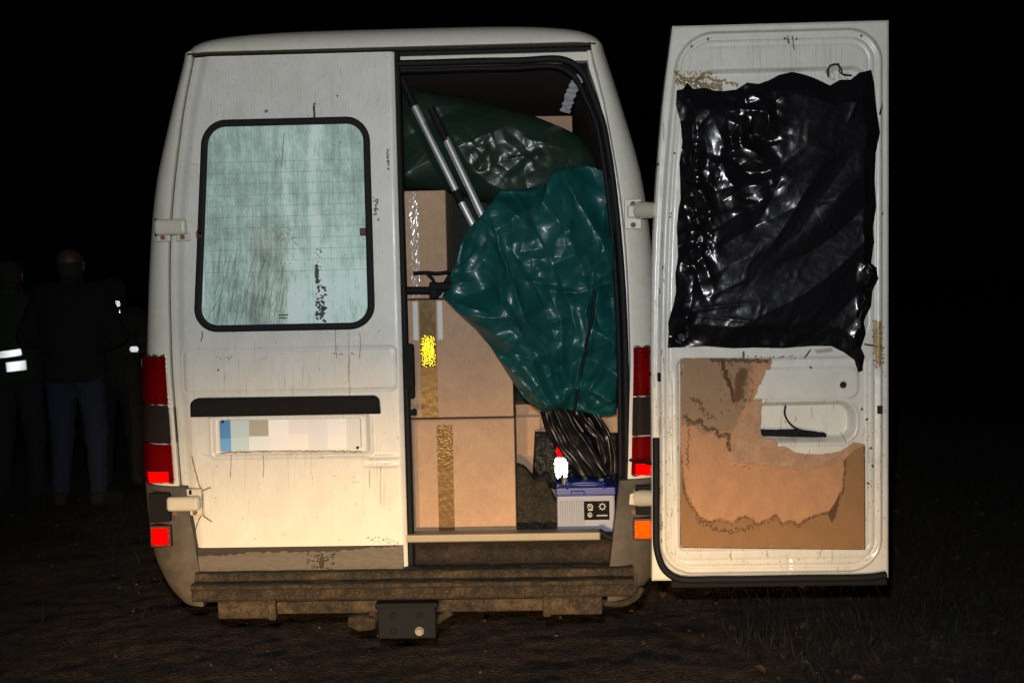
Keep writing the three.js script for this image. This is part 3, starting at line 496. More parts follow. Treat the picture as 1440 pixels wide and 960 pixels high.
    for (let i = 0; i < 120; i++) p.drip(rr_(925, 1245), rr_(560, 780), rr_(4, 24), 0.8, `rgba(110,90,60,${rr_(0.05, 0.22)})`);
    p.specks(922, 520, 955, 780, 90, 1.3, 'rgba(110,90,60,0.55)'); p.specks(1220, 520, 1248, 790, 70, 1.3, 'rgba(100,85,60,0.55)'); p.specks(940, 776, 1240, 806, 60, 1.2, 'rgba(120,95,60,0.5)');
    for (const [a, b] of [[1225, 630], [1228, 655], [1222, 680], [1214, 576], [1220, 590], [1141, 543 - 26]]) p.spot(a, b, 2.2, 'rgba(60,55,48,0.8)');
    p.specks(950, 530, 1240, 560, 18, 1, 'rgba(110,95,70,0.5)');
    
    for (let i = 0; i < 40; i++) p.line([[rr_(915, 935), rr_(100, 780)]].flatMap(([a, b]) => [[a, b], [a + rr_(-1, 1), b + rr_(4, 26)]]), 0.9, `rgba(90,75,50,${rr_(0.15, 0.4)})`, 0.4);
  });
  const door = part('rear_door', g, std({ color: lin(0.86, 0.87, 0.87), map, roughness: 0.5, roughnessMap: roughDirt, clearcoat: 0.4, clearcoatRoughness: 0.25 }), van, 'open right rear door showing its inner face with torn hardboard');
  const outline = (ins, y0, y1) => { const pts = []; for (let y = y1; y > y0; y -= 0.1) pts.push([openX(y) + ins, y, D0 + 0.0]); return pts; };
  const r = 0.085;
  part('door_gasket', tube([...outline(0.012, 0.66, 1.0), [openX(0.6) + 0.016, 0.61, D0], [openX(0.55) + 0.040, 0.545, D0], [openX(0.5) + 0.085, 0.513, D0 + 0.002], [1.1, 0.507, D0 + 0.002], [1.4, 0.507, D0 + 0.002], [1.62, 0.508, D0 + 0.002], [1.675, 0.515, D0]], 0.0125, 120, 10), M.rubber, door);
  part('lower_edge_trim', [box(0.74, 0.024, 0.07, 1.31, 0.489, D0 - 0.035, 0.006)], M.blackTrim, door);
  // hardboard card
  const O = [[957, 503], [1087, 503], [1083, 525], [1076, 548], [1071, 572], [1070, 606], [1073, 616], [1090, 620], [1104, 628], [1122, 637], [1140, 639], [1158, 639], [1178, 636], [1190, 630], [1202, 622], [1217, 625], [1217.5, 773], [957, 770]].map((q) => at(...q, D0));
  const cardMap = paint(1024, 1024, (x, w, h) => {
    const bx = [O[0].x, 1.61, 0.598, 1.28], p = pen(x, w, h, ...bx, D0);
    mottle(x, w, h, (i, j) => { const a = fbm(i / 120, j / 160, 3), b = fbm(i / 22, j / 24, 3), c = fbm(i / 2.5, j / 2.5, 2), v = 1 + 0.07 * a + 0.05 * b + 0.05 * c; return [186 * v, 137 * v, 97 * v]; });
    const soft = (pts, rgb, a) => { for (let k = 0; k < 7; k++) p.blot(along(pts).length ? [...Array(90).keys()].map((i) => { const q = along([...pts, pts[0]])(i / 90); return [q[0] + rr_(-2, 2) + 2.5 * n2(i / 7, k * 5), q[1] + rr_(-2, 2) + 2.5 * n2(i / 7, k * 5 + 50)]; }) : pts, `rgba(${rgb},${a / 4.6})`); };
    // soaked board outside the tide mark
    const tide = [[958, 640], [962, 690], [972, 712], [984, 728], [996, 735], [1012, 731], [1030, 736], [1044, 727], [1058, 729], [1064, 738], [1080, 733], [1092, 724], [1100, 738], [1112, 733], [1124, 739], [1136, 729], [1150, 724], [1170, 720], [1176, 712], [1186, 690], [1189, 650], [1188, 640]];
    soft([...tide, [1222, 620], [1224, 778], [953, 778], [953, 640]], '112,84,44', 0.46);
    soft([[953, 498], [1058, 498], [1052, 560], [1030, 610], [1010, 606], [990, 612], [975, 596], [953, 600]], '118,106,80', 0.45);
    { const c = along(tide); for (let i = 0; i < 700; i++) { const t = rnd(), q = c(t), f = 2.2 + 2.5 * Math.max(0, n2(t * 16, 3)); p.spot(q[0] + rr_(-f, f) * 0.8, q[1] + rr_(-f, f), rr_(0.5, 1.9), `rgba(74,44,20,${rr_(0.1, 0.4)})`); } }
    for (let k = 0; k < 3; k++) p.line(tide.map(([a, b]) => [a + rr_(-1, 1), b + rr_(-2, 2)]), k ? 0.9 : 1.5, `rgba(74,44,20,${k ? 0.14 : 0.28})`, k ? 4 : 2.6);
    p.line([[980, 728], [1000, 742], [1030, 748], [1060, 740]], 1.6, 'rgba(80,55,30,0.5)', 4); p.blot([[1164, 722], [1176, 704], [1182, 690], [1176, 726], [1170, 735]], 'rgba(74,40,16,0.7)');
    for (let k = 0; k < 4; k++) p.line([[962, 585], [975, 596], [985, 590], [994, 604], [1006, 602], [1012, 614], [1024, 610], [1026, 634]], 1.4, 'rgba(84,60,34,0.55)', 3.5);
    p.line([[966, 580], [970, 610], [966, 640], [968, 660]], 1.3, 'rgba(84,60,34,0.5)', 2.5); p.line([[972, 560], [984, 566], [990, 580], [1004, 588]], 1.4, 'rgba(90,66,40,0.5)', 4);
    p.line([[1016, 506], [1022, 530], [1030, 548], [1032, 565]], 4, 'rgba(80,46,18,0.75)', 2); p.line([[1045, 520], [1040, 545], [1036, 560]], 7, 'rgba(100,70,36,0.4)', 5); p.specks(1010, 505, 1062, 580, 90, 2.4, 'rgba(90,58,26,0.4)');
    p.line([[1000, 506], [1085, 508]], 3.5, 'rgba(80,60,40,0.5)', 2); p.specks(960, 505, 1085, 640, 70, 1.3, 'rgba(80,56,30,0.5)');
    p.specks(1030, 652, 1056, 662, 12, 1.3, 'rgba(90,60,36,0.6)'); p.line([[1063, 590], [1066, 604]], 1.6, 'rgba(100,60,30,0.6)', 0.8);
    for (const q of [[958, 525], [958, 625], [958, 765]]) p.spot(...q, 2, 'rgba(60,40,20,0.8)');
    p.line([[957, 770], [1217, 773]], 1.6, 'rgba(60,45,25,0.6)', 0.5); p.line([[1216, 625], [1217, 772]], 1.8, 'rgba(70,52,28,0.6)', 0.5);
  });
  const ragged = (pts, from, to, amp) => { const out = []; pts.forEach((q, i) => { out.push(q); if (i >= from && i < to) for (let k = 1; k < 9; k++) { const n = pts[i + 1], t = k / 9; out.push([lerp(q[0], n[0], t) + rr_(-amp, amp), lerp(q[1], n[1], t) + rr_(-amp, amp)]); } }); return out; };
  const baseO = ragged([[957.5, 503.5], [1087, 503], [1083, 525], [1076, 548], [1071, 572], [1070, 606], [1073, 616], [1090, 620], [1104, 628], [1122, 637], [1140, 639], [1158, 639], [1178, 636], [1190, 630], [1202, 622], [1217, 625], [1217, 772.5], [957.5, 769.5]], 1, 14, 0.7).map((q) => at(...q, D0));
  const plyO = ragged([[957, 503], [1085, 503.5], [1072, 535], [1062, 556], [1052, 577], [1038, 602], [1030, 624], [1026, 646], [1044, 651], [1062, 652], [1090, 657], [1115, 660], [1150, 659], [1172, 653], [1190, 645], [1204, 632], [1217, 627], [1217.5, 773], [957, 770]], 1, 15, 1.3).map((q) => at(...q, D0));
  const boardMat = (map) => std({ map, color: lin(0.85, 0.85, 0.85), roughness: 0.78, bumpMap: bumpFine, bumpScale: 0.0005 });
  const coreMap = noiseTex(512, 512, (i, j) => { const v = 1 + 0.10 * grainB(i, j) + 0.10 * grainC(i, j) + 0.03 * n2(i / 60, j / 4); return [176 * v, 138 * v, 106 * v]; }, true);
  const cm = part('door_card', planarUV(ext(poly(baseO.slice().reverse()), 0.003, D0 - 0.006, 0.0006), O[0].x, 1.61, 0.598, 1.28), boardMat(coreMap), door, 'pale torn core layer of the brown hardboard panel');
  part('door_card_face', planarUV(ext(poly(plyO.slice().reverse()), 0.0028, D0 - 0.0028, 0.0006), O[0].x, 1.61, 0.598, 1.28), boardMat(cardMap), door, 'torn brown hardboard face with a dark water stain line');
  for (const [x, y] of [[960, 514], [1083, 509], [959, 627], [958, 768], [1085, 767], [1214, 767], [1214, 640]]) { const q = at(x, y, D0); part('card_screw', disc(0.0055, 0.005, q.x, q.y, D0 + 0.001, 12), M.bolt, door); }
  // lock rods in the handle opening
  const V = (x, y, z) => at(x, y, z);
  part('lock_rod', [tube([V(1068, 606, 0.10), V(1100, 607, 0.10), V(1130, 609, 0.10), V(1162, 612, 0.10)], 0.007, 20, 8), rod(V(1068, 611, 0.105).toArray(), V(1140, 613, 0.105).toArray(), 0.004), box(0.07, 0.022, 0.02, V(1108, 608, 0.1).x, V(1108, 608, 0.1).y, 0.1), box(0.05, 0.016, 0.02, V(1150, 611, 0.1).x, V(1150, 611, 0.1).y, 0.1)], M.steelDark, door);
  part('lock_cable', tube([V(1105, 570, 0.098), V(1104, 582, 0.100), V(1110, 594, 0.102), V(1122, 603, 0.104), V(1150, 608, 0.106)], 0.0034, 30, 8), M.rubber, door);
  { const q = V(1186, 541, D0); part('lock_hole', [disc(0.013, 0.004, q.x, q.y, D0 + 0.0, 18)], M.hole, door); part('lock_hole_rim', new THREE.TorusGeometry(0.014, 0.003, 8, 20).translate(q.x, q.y, D0 + 0.001), M.paint, door); }
  { const q = V(1238, 576, D0); part('latch_slot', box(0.018, 0.028, 0.006, q.x, q.y, D0 + 0.0, 0.002), M.hole, door); }
  { const q = V(927, 530, D0); part('seal_clip', box(0.012, 0.03, 0.008, q.x, q.y, D0, 0.002), M.blackTrim, door); }
  part('glazing_bead', tube([V(1165, 108, D0), V(1166, 95, D0), V(1175, 90, D0), V(1183, 96, D0), V(1185, 104, D0), V(1198, 106, D0)], 0.003, 30, 6), M.rubber, door);
  // hinges and check strap on the right-hand pillar
  for (const [y, low] of [[301, 0], [703, 1]]) {
    const a = at(890, y, -0.0), b = at(920, y, 0.06);
    const h = part('hinge', [rod([a.x + 0.02, a.y + 0.012, 0.02], [b.x + 0.01, b.y + 0.012, 0.085], 0.031, 0.026), box(0.05, 0.045, 0.02, a.x + 0.005, a.y + 0.008, 0.012, 0.006)], M.hinge, door);
    parts('hinge_leaf', [new RoundedBoxGeometry(0.06, 0.105, 0.01, 3, 0.004).translate(a.x, a.y, 0.004)], M.hinge, h);
    parts('hinge_screw', [[0, 0.035], [0, -0.038], [0.015, -0.005]].map(([dx, dy]) => disc(0.009, 0.012, a.x + dx, a.y + dy, 0.014, 12)), M.rustMetal, h);
  }
  part('check_strap', tube([at(876, 645, -0.03), at(895, 648, 0.02), at(912, 651, 0.07), at(928, 652, 0.10)], 0.006, 20, 8), M.rubber, van, 'black check strap of the open door');
}

// ------------------------------------------------------------ black sheeting taped over the open door's window
{
  const top = [[951, 128], [960, 126], [966, 117], [975, 126], [990, 124], [1003, 128], [1018, 129], [1034, 127], [1050, 117], [1066, 119], [1080, 114], [1095, 106], [1113, 102], [1128, 105], [1140, 109], [1152, 114], [1166, 121], [1180, 113], [1195, 113], [1207, 103], [1216, 101], [1224, 99]];
  const right = [[1212, 520], [1214, 500], [1209, 488], [1216, 468], [1214, 452], [1223, 430], [1227, 408], [1234, 392], [1231, 376], [1224, 370], [1228, 340], [1226, 320], [1231, 290], [1229, 250], [1230, 215], [1236, 187], [1231, 150], [1228, 118], [1224, 99]];
  const left = [[938, 488], [940, 470], [939, 452], [946, 430], [950, 410], [949, 385], [953, 360], [951, 320], [956, 280], [955, 230], [959, 200], [956, 170], [950, 148], [951, 128]];
  const bot = [[938, 488], [960, 488], [990, 486], [1030, 489], [1060, 488], [1100, 489], [1140, 486], [1168, 486], [1186, 495], [1200, 505], [1206, 523], [1212, 520]];
  const c = coons(bot, right, top, left);
  const cr = creases([[982, 430, 955, 250, 0.006, 5], [972, 120, 968, 400, 0.010, 3], [1110, 240, 1080, 262, 0.006, 4], [1128, 210, 1085, 258, 0.006, 4], [960, 436, 1060, 425, 0.006, 5], [960, 440, 1080, 455, 0.005, 4], [960, 434, 1050, 390, 0.004, 5], [1000, 360, 960, 320, 0.005, 5], [1215, 110, 1185, 180, 0.008, 4], [1202, 470, 1216, 380, 0.010, 4], [1228, 120, 1224, 360, 0.006, 3], [1040, 130, 1180, 128, 0.006, 6], [1190, 480, 1090, 460, 0.004, 4]]);
  const fold = (x, y) => {
    const sx = (x - 1090) / 290, left_ = step(978, 956, x), crinkle = Math.exp(-Math.pow((x - 1052) / 36, 2) - Math.pow((y - 195) / 75, 2)) + Math.exp(-Math.pow((x - 975) / 22, 2) - Math.pow((y - 310) / 110, 2)) + 0.55 * left_ + 0.5 * step(455, 485, y) + 0.7 * step(1200, 1215, x) * step(340, 380, y);
    const wx = x + 14 * n2(x / 50, y / 50), wy = y + 14 * n2(x / 50 + 9, y / 50);
    const diag = ridge((wx + wy) / 90, (wx - wy) / 260, 2) - 0.6;
    return 0.0035 * diag + clamp(crinkle, 0, 1.2) * (crumple(x, y, 34, 0.2, 4, 5) + crumple(x, y, 60, 0.26, 3, 6)) + crumple(x + y, (y - x) * 0.4, 130, 0.045, 3, 7)  + 0.0004 * fbm(x / 12, y / 12, 2) + 0.7 * cr(x, y);
  };
  const F = (o) => (u, v) => { const [x, y] = c(u, v), p = at(x, y, D0 + 0.006), e = Math.min(1, 12 * Math.min(u, 1 - u, v, 1 - v)); return [p.x, p.y, Math.max(D0 + 0.004, D0 + 0.019 + 0.024 * e + (0.3 + 0.7 * e) * fold(x, y)) + o]; };
  const sheet = thing('plastic_sheet', 'crinkled shiny black plastic sheet taped over the window of the open door', 'plastic sheet');
  part('sheet', grid(220, 280, F(0), F(-0.0015)), std({ color: lin(0.0055, 0.0052, 0.006), roughness: 0.23, ior: 1.5 }), sheet);
  const tp = std({ color: lin(0.55, 0.47, 0.3), roughness: 0.25, transmission: 0.8, thickness: 0 });
  const a = along([[950, 113], [968, 118], [990, 120], [1016, 122]]);
  part('tape_strip', grid(60, 6, (u, v) => { const q = a(u), p = at(q[0], q[1] + (v - 0.5) * (9 + 4 * n2(u * 9, v > 0.5 ? 2 : 7)), D0 + 0.004); return [p.x, p.y, D0 + 0.004 + 0.004 * ridge(q[0] / 6, v * 2, 2)]; }), tp, sheet, 'yellowed clear tape along the top edge');
}

// ------------------------------------------------------------ load: boxes
const boardMap = noiseTex(512, 512, (i, j) => { const v = 1 + 0.05 * grainA(i, j) + 0.012 * Math.sin(i / 512 * Math.PI * 2 * 46) * (0.5 + 0.5 * grainA(j, i)) + 0.05 * grainC(i, j) + 0.04 * grainB(i, j); return [203 * v, 172 * v, 143 * v]; }, true);
boardMap.repeat.set(2.2, 2.2);
M.board = std({ color: lin(0.73, 0.68, 0.64), map: boardMap, roughness: 0.82, bumpMap: boardMap, bumpScale: 0.0005 });
M.boardEdge = std({ color: lin(0.3, 0.2, 0.12), roughness: 0.9 });
M.tapeBrown = std({ color: lin(0.135, 0.08, 0.04), roughness: 0.25, specularColor: lin(1, 0.8, 0.4), specularIntensity: 0.6, ior: 1.5 });
M.tapeClear = std({ color: lin(0.42, 0.31, 0.23), roughness: 0.18, clearcoat: 1, clearcoatRoughness: 0.06 });
M.paper = std({ color: lin(0.68, 0.66, 0.63), roughness: 0.7 });
function carton(label, x0, x1, y0, y1, zf, depth, seam, group) {
  const t = thing('cardboard_box', label, 'box', [(x0 + x1) / 2, y0, zf - depth / 2], group), w = x1 - x0, h = y1 - y0;
  part('box_body', metricUV(new RoundedBoxGeometry(w, h, depth - 0.006, 2, 0.004).translate(0, h / 2, -0.003)), M.board, t);
  if (seam === undefined) return t;
  const s = seam - (x0 + x1) / 2;
  const flap = (a, b, b1) => { const f = (o) => (u, v) => { const x = lerp(a, b, u), y = lerp(0.003, h - 0.003, v); return [x, y, depth / 2 - 0.003 + o + 0.005 * (b1 > 0 ? u : 1 - u) * (0.5 + 0.5 * Math.sin(v * 5)) + 0.0015 * fbm(x * 8 + y0 * 5, y * 8, 2)]; }; return metricUV(grid(18, 26, f(0.004), f(0))); };
  part('flap', flap(-w / 2 + 0.002, s - 0.0015, 1), M.board, t); part('flap', flap(s + 0.0015, w / 2 - 0.002, -1), M.board, t);
  return t;
}
function tapeOn(t, x, y0, y1, w, z, mat, rough, label, n = [12, 90]) {   // rough(y) says how crinkled it lies; local axes of the box
  const f = (o) => (u, v) => { const y = lerp(y0, y1, v), k = rough(y), ed = 0.004 * k * n2(y * 60, u > 0.5 ? 3 : 9) * Math.pow(Math.abs(u * 2 - 1), 6), X = x + (u - 0.5) * w + ed; return [X, y, z + 0.0012 + 0.004 * k * (ridge(X * 70, y * 55 + 3, 3) - 0.35) + 0.0004 * fbm(X * 40, y * 30) + o]; };
  return part('packing_tape', grid(n[0], n[1], f(0), f(-0.0012)), mat, t, label);
}
{
  const Z = -0.12;
  const low = carton('large brown cardboard box on the van floor, lowest of the left stack', 0.0, 0.402, 0.622, 1.045, Z, 0.42, 0.148);
  { const a = at(625, 600, Z).x - 0.201, h = 0.423; tapeOn(low, a, 0.006, h - 0.02, 0.058, 0.21 + 0.008, M.tapeBrown, (y) => 0.05 + 0.55 * step(0.23, 0.30, y), 'brown packing tape, crinkled at its upper end', [24, 150]); }
  const mid = carton('brown cardboard box with white paper strips and glinting tape, middle of the left stack', -0.002, 0.400, 1.049, 1.484, Z - 0.02, 0.40, 0.092);
  { const a = at(603, 500, Z - 0.02).x - 0.199; const K = 0.205;
    tapeOn(mid, a, 0.004, 0.435, 0.060, 0.2 + 0.008, M.tapeBrown, (y) => 0.06, 'brown packing tape');
    tapeOn(mid, a, at(603, 516, Z).y - 1.049, at(603, 470, Z).y - 1.049, 0.052, 0.2 + 0.0115, M.tapeBrown, () => 1.5, 'crinkled glinting tape end', [36, 60]);
    const g0 = at(603, 516, Z).y - 1.049, g1 = at(603, 470, Z).y - 1.049, gm = (g0 + g1) / 2;
    part('glint_patch', prisms(0.0028, a - 0.027, a + 0.027, g0, g1, (x, y) => 0.35 + 0.9 * n2(x * 130, y * 130) > 1.1 * Math.pow(Math.abs((x - a) / 0.028), 4) + 0.8 * Math.pow(Math.abs((y - gm) / (g1 - g0) * 2), 3)).translate(0, 0, 0.2165), M.retroGold, mid, 'bright yellow glinting patch on the tape');
    for (const s of [-1, 1]) { const x = a + s * 0.045, y0 = at(603, 478, Z).y - 1.049; part('paper_strip', grid(4, 10, (u, v) => [x + (u - 0.5) * 0.018, lerp(y0, 0.43, v), 0.2085 + 0.001 * n2(u, v * 3)], (u, v) => [x + (u - 0.5) * 0.018, lerp(y0, 0.43, v), 0.2076]), M.paper, mid, 'white paper strip beside the tape'); } }
  const up = carton('narrow upright cardboard box with clear tape, top of the left stack', -0.06, 0.165, 1.488, 1.885, Z - 0.05, 0.34, 0.052);
  { const a = at(583, 330, Z - 0.05).x - 0.0525; tapeOn(up, a, 0.004, 0.393, 0.03, 0.17 + 0.008, M.tapeClear, (y) => 0.35 + 0.5 * step(0.2, 0.3, y) * step(0.38, 0.3, y), 'clear packing tape'); }
  { const a = at(726, 571, -0.4), b = at(812, 655, -0.4); const c = carton('cardboard box behind the hoses to the right of the lowest box', a.x - 0.05, b.x + 0.22, 0.622, a.y, -0.45, 0.4); 
    part('loose_flap', metricUV(box(0.10, 0.3, 0.006, -0.16, 0.24, 0.25)), M.board, c); }
  const q = at(752, 163, -0.8), r_ = at(800, 163, -0.8); 
  const topb = carton('small cardboard box corner showing above the dark green bag near the roof', q.x - 0.1, r_.x, q.y - 0.35, q.y, -0.8, 0.4); topb.rotation.y = 0.08;
  const e = at(836, 580, -0.2), g = at(868, 604, -0.2);
  const sm = carton('flattened cardboard piece under the teal tarpaulin beside the right door seal', e.x - 0.02, g.x + 0.04, g.y - 0.02, e.y + 0.02, -0.25, 0.06);
}

// ------------------------------------------------------------ load: tarpaulin, bags, poles and the rest
{
  const top = [[690, 290], [704, 268], [735, 266], [757, 262], [768, 255], [778, 240], [800, 234], [830, 234], [848, 240], [862, 258]];
  const right = [[867, 583], [868, 500], [867, 400], [865, 320], [862, 258]];
  const bottom = [[752, 573], [764, 579], [790, 574], [815, 578], [838, 583], [855, 586], [867, 583]];
  const left = [[752, 573], [735, 558], [722, 538], [707, 515], [690, 488], [668, 462], [645, 440], [622, 418], [628, 398], [640, 372], [646, 345], [658, 322], [678, 303], [690, 290]];
  const cr = creases([[700, 340, 737, 440, 0.030, 9], [737, 440, 775, 418, 0.018, 7], [690, 300, 720, 400, 0.016, 6], [625, 420, 690, 440, 0.020, 9], [668, 450, 745, 500, 0.018, 10], [730, 440, 760, 470, 0.018, 7], [756, 462, 790, 448, 0.014, 5], [740, 395, 790, 402, 0.014, 5], [812, 300, 800, 260, 0.014, 6], [760, 410, 840, 410, -0.03, 9], [836, 405, 862, 395, 0.012, 5], [838, 410, 812, 560, -0.022, 4], [832, 430, 806, 575, 0.012, 5], [790, 540, 800, 575, 0.012, 4], [720, 490, 800, 530, -0.03, 12], [810, 540, 862, 575, -0.02, 8], [845, 330, 842, 400, 0.012, 5], [722, 310, 716, 370, 0.010, 4], [715, 262, 745, 300, 0.012, 5], [775, 240, 760, 300, 0.014, 7], [815, 345, 838, 340, 0.012, 5], [630, 400, 668, 395, 0.012, 5], [700, 372, 705, 430, 0.010, 4], [800, 310, 803, 335, -0.025, 5]]);
  const gather = (x, y) => { const r = Math.hypot(x - 800, y - 592), a = Math.atan2(592 - y, x - 800) + 0.06 * n2(x / 90, y / 90), t = tri(a * 2.1 + 0.25 * n2(a * 3, 4)); return 0.038 * (Math.sqrt(t * t + 0.004) - 0.5) * step(8, 90, r) * step(420, 200, r); };
  const f = (x, y) => { const wx = x + 26 * n2(x / 70, y / 70), wy = y + 26 * n2(x / 70 + 5, y / 70 + 3); return 1.5 * cr(x + 2 * n2(x / 30, y / 30), y + 2 * n2(x / 30 + 3, y / 30)) + gather(x, y) + crumple(x, y, 120, 0.27, 4, 1) + crumple(x, y, 44, 0.09, 4, 2) + 0.012 * n2(x / 75, y / 75) + 0.0004 * fbm(wx / 14, wy / 14, 2); };
  solo('teal_tarpaulin', bundle([bottom, right, top, left], -0.105, 0.06, f, 230, 280, 0.32), std({ color: lin(0.003, 0.066, 0.063), roughness: 0.46, clearcoat: 0.3, clearcoatRoughness: 0.22, bumpMap: bumpFine, bumpScale: 0.0003 }), 'crumpled teal tarpaulin bundle bulging out of the open doorway', 'tarpaulin');
  // cord that holds it together
  solo('tie_cord', tube([at(836, 408, -0.02), at(834, 440, -0.015), at(826, 480, -0.03), at(818, 520, -0.05), at(812, 555, -0.07), at(808, 578, -0.1)], 0.005, 50, 8), M.rubber, 'thin black cord hanging down over the teal tarpaulin', 'cord');
}
{
  const top = [[556, 112], [590, 128], [620, 134], [655, 138], [690, 146], [720, 156], [750, 164], [790, 180], [815, 192], [836, 215]];
  const bottom = [[556, 268], [600, 268], [640, 272], [700, 290], [770, 300], [845, 290]];
  const left = [[556, 268], [556, 190], [556, 112]], right = [[845, 290], [844, 250], [836, 215]];
  const cr = creases([[665, 205, 690, 235, 0.02, 8], [690, 190, 705, 225, 0.02, 7], [705, 232, 745, 225, 0.022, 6], [745, 225, 752, 245, 0.02, 6], [560, 240, 590, 262, 0.03, 6], [600, 160, 670, 150, 0.015, 8], [730, 200, 800, 215, 0.02, 9]]);
  const f = (x, y) => { const wx = x + 20 * n2(x / 60, y / 60), wy = y + 20 * n2(x / 60 + 8, y / 60); return 0.5 * cr(x, y) + crumple(x, y, 130, 0.10, 4, 3) + crumple(x, y, 30, 0.11, 4, 4) * step(110, 20, Math.hypot(x - 700, (y - 225) * 2)) + 0.001 * fbm(wx / 16, wy / 16, 2); };
  solo('green_bag', bundle([bottom, right, top, left], -0.52, 0.16, f, 200, 120, 0.35), std({ color: lin(0.013, 0.03, 0.019), roughness: 0.4, clearcoat: 0.4, clearcoatRoughness: 0.24 }), 'large shiny dark green plastic bag lying behind the two poles', 'bag');
}
{ // dark sacking that fills the gap below the bag
  const f = (x, y) => 0.03 * (ridge(x / 40, y / 60, 3) - 0.5);
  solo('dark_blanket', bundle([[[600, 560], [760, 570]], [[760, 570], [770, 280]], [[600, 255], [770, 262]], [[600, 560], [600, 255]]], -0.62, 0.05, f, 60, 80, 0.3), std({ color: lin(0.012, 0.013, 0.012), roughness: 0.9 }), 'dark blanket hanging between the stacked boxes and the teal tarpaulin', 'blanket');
  const g = (x, y) => 0.05 * (ridge((x + y) / 46, (x - y) / 70, 3) - 0.5) + 0.012 * ridge(x / 12, y / 12, 2);
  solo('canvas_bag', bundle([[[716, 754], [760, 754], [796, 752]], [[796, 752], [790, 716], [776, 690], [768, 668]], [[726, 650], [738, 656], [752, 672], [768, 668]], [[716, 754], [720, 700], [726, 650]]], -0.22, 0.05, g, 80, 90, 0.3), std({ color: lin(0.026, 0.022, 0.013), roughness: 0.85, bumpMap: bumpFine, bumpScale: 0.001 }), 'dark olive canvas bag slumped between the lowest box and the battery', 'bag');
  const h = (x, y) => 0.04 * (ridge(x / 22, y / 26, 3) - 0.5);
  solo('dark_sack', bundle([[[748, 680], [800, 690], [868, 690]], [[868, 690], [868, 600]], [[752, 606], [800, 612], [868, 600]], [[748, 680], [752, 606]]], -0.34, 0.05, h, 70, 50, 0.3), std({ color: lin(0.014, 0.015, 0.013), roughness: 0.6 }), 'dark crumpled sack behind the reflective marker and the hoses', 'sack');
}
function pole(label, spots, z) {
  const t = thing('telescopic_pole', label, 'pole', [0, 0, 0], undefined);
  for (const [a, b, r, kind] of spots) {
    const p = at(...a, z[0] + (z[1] - z[0]) * clamp((a[1] - 110) / 220)), q = at(...b, z[0] + (z[1] - z[0]) * clamp((b[1] - 110) / 220));
    part(kind === 'b' ? 'black_sleeve' : 'metal_tube', rod(p.toArray(), q.toArray(), r, r, 20), kind === 'b' ? M.rubber : M.aluminium, t);
  }
  return t;
}
pole('left silver telescopic pole with a black joint, leaning against the green bag', [[[564, 108], [584, 153], 0.0145, 'b'], [[583, 150], [594, 172], 0.0155, 's'], [[593, 171], [643, 272], 0.0138, 's'], [[641, 268], [649, 285], 0.016, 'b'], [[648, 283], [668, 322], 0.0138, 's']], [-0.26, -0.2]);
pole('right silver telescopic pole with a black top end, its foot behind the teal tarpaulin', [[[606, 152], [628, 198], 0.0145, 'b'], [[627, 195], [679, 305], 0.0142, 's']], [-0.25, -0.18]);
{ // silver tape strip on the lining
  const c = coons([[788, 156], [800, 160]], [[800, 160], [812, 128], [824, 104]], [[812, 96], [818, 101], [824, 104]], [[788, 156], [796, 130], [812, 96]]);
  const F = (o) => (u, v) => { const [x, y] = c(u, v), z = lerp(-0.55, -0.3, v), p = at(x + 2 * n2(v * 8, u > 0.5 ? 1 : 4), y, z); return [p.x, p.y, z + 0.006 * (ridge(u * 3, v * 9, 3) - 0.5) + o]; };
  solo('silver_strip', grid(16, 70, F(0), F(-0.001)), std({ color: lin(0.62, 0.63, 0.66), roughness: 0.4, metalness: 0.2 }), 'torn silver tape strip hanging in the upper right corner of the load space', 'tape strip');
}
{ // black bar with a lever
  const t = thing('lever_bar', 'black metal bar with a small lever, sticking out between the upper and middle boxes', 'bar');
  const z = -0.085, p = (x, y) => at(x, y, z).toArray();
  part('bar', [rod(p(560, 408), p(612, 408), 0.0135, 0.0135, 16), rod(p(606, 404), p(640, 402), 0.017, 0.017, 16)], M.steelDark, t);
  part('lever', [tube([p(581, 384), p(600, 383), p(615, 384), p(632, 382)], 0.006, 24, 8), tube([p(601, 385), p(608, 392), p(611, 400)], 0.006, 16, 8)], M.steelDark, t);
  part('clamp_knob', [new RoundedBoxGeometry(0.034, 0.062, 0.03, 3, 0.01).translate(...p(610, 408)), rod(p(616, 414), p(632, 388), 0.008)], M.steelDark, t);
}
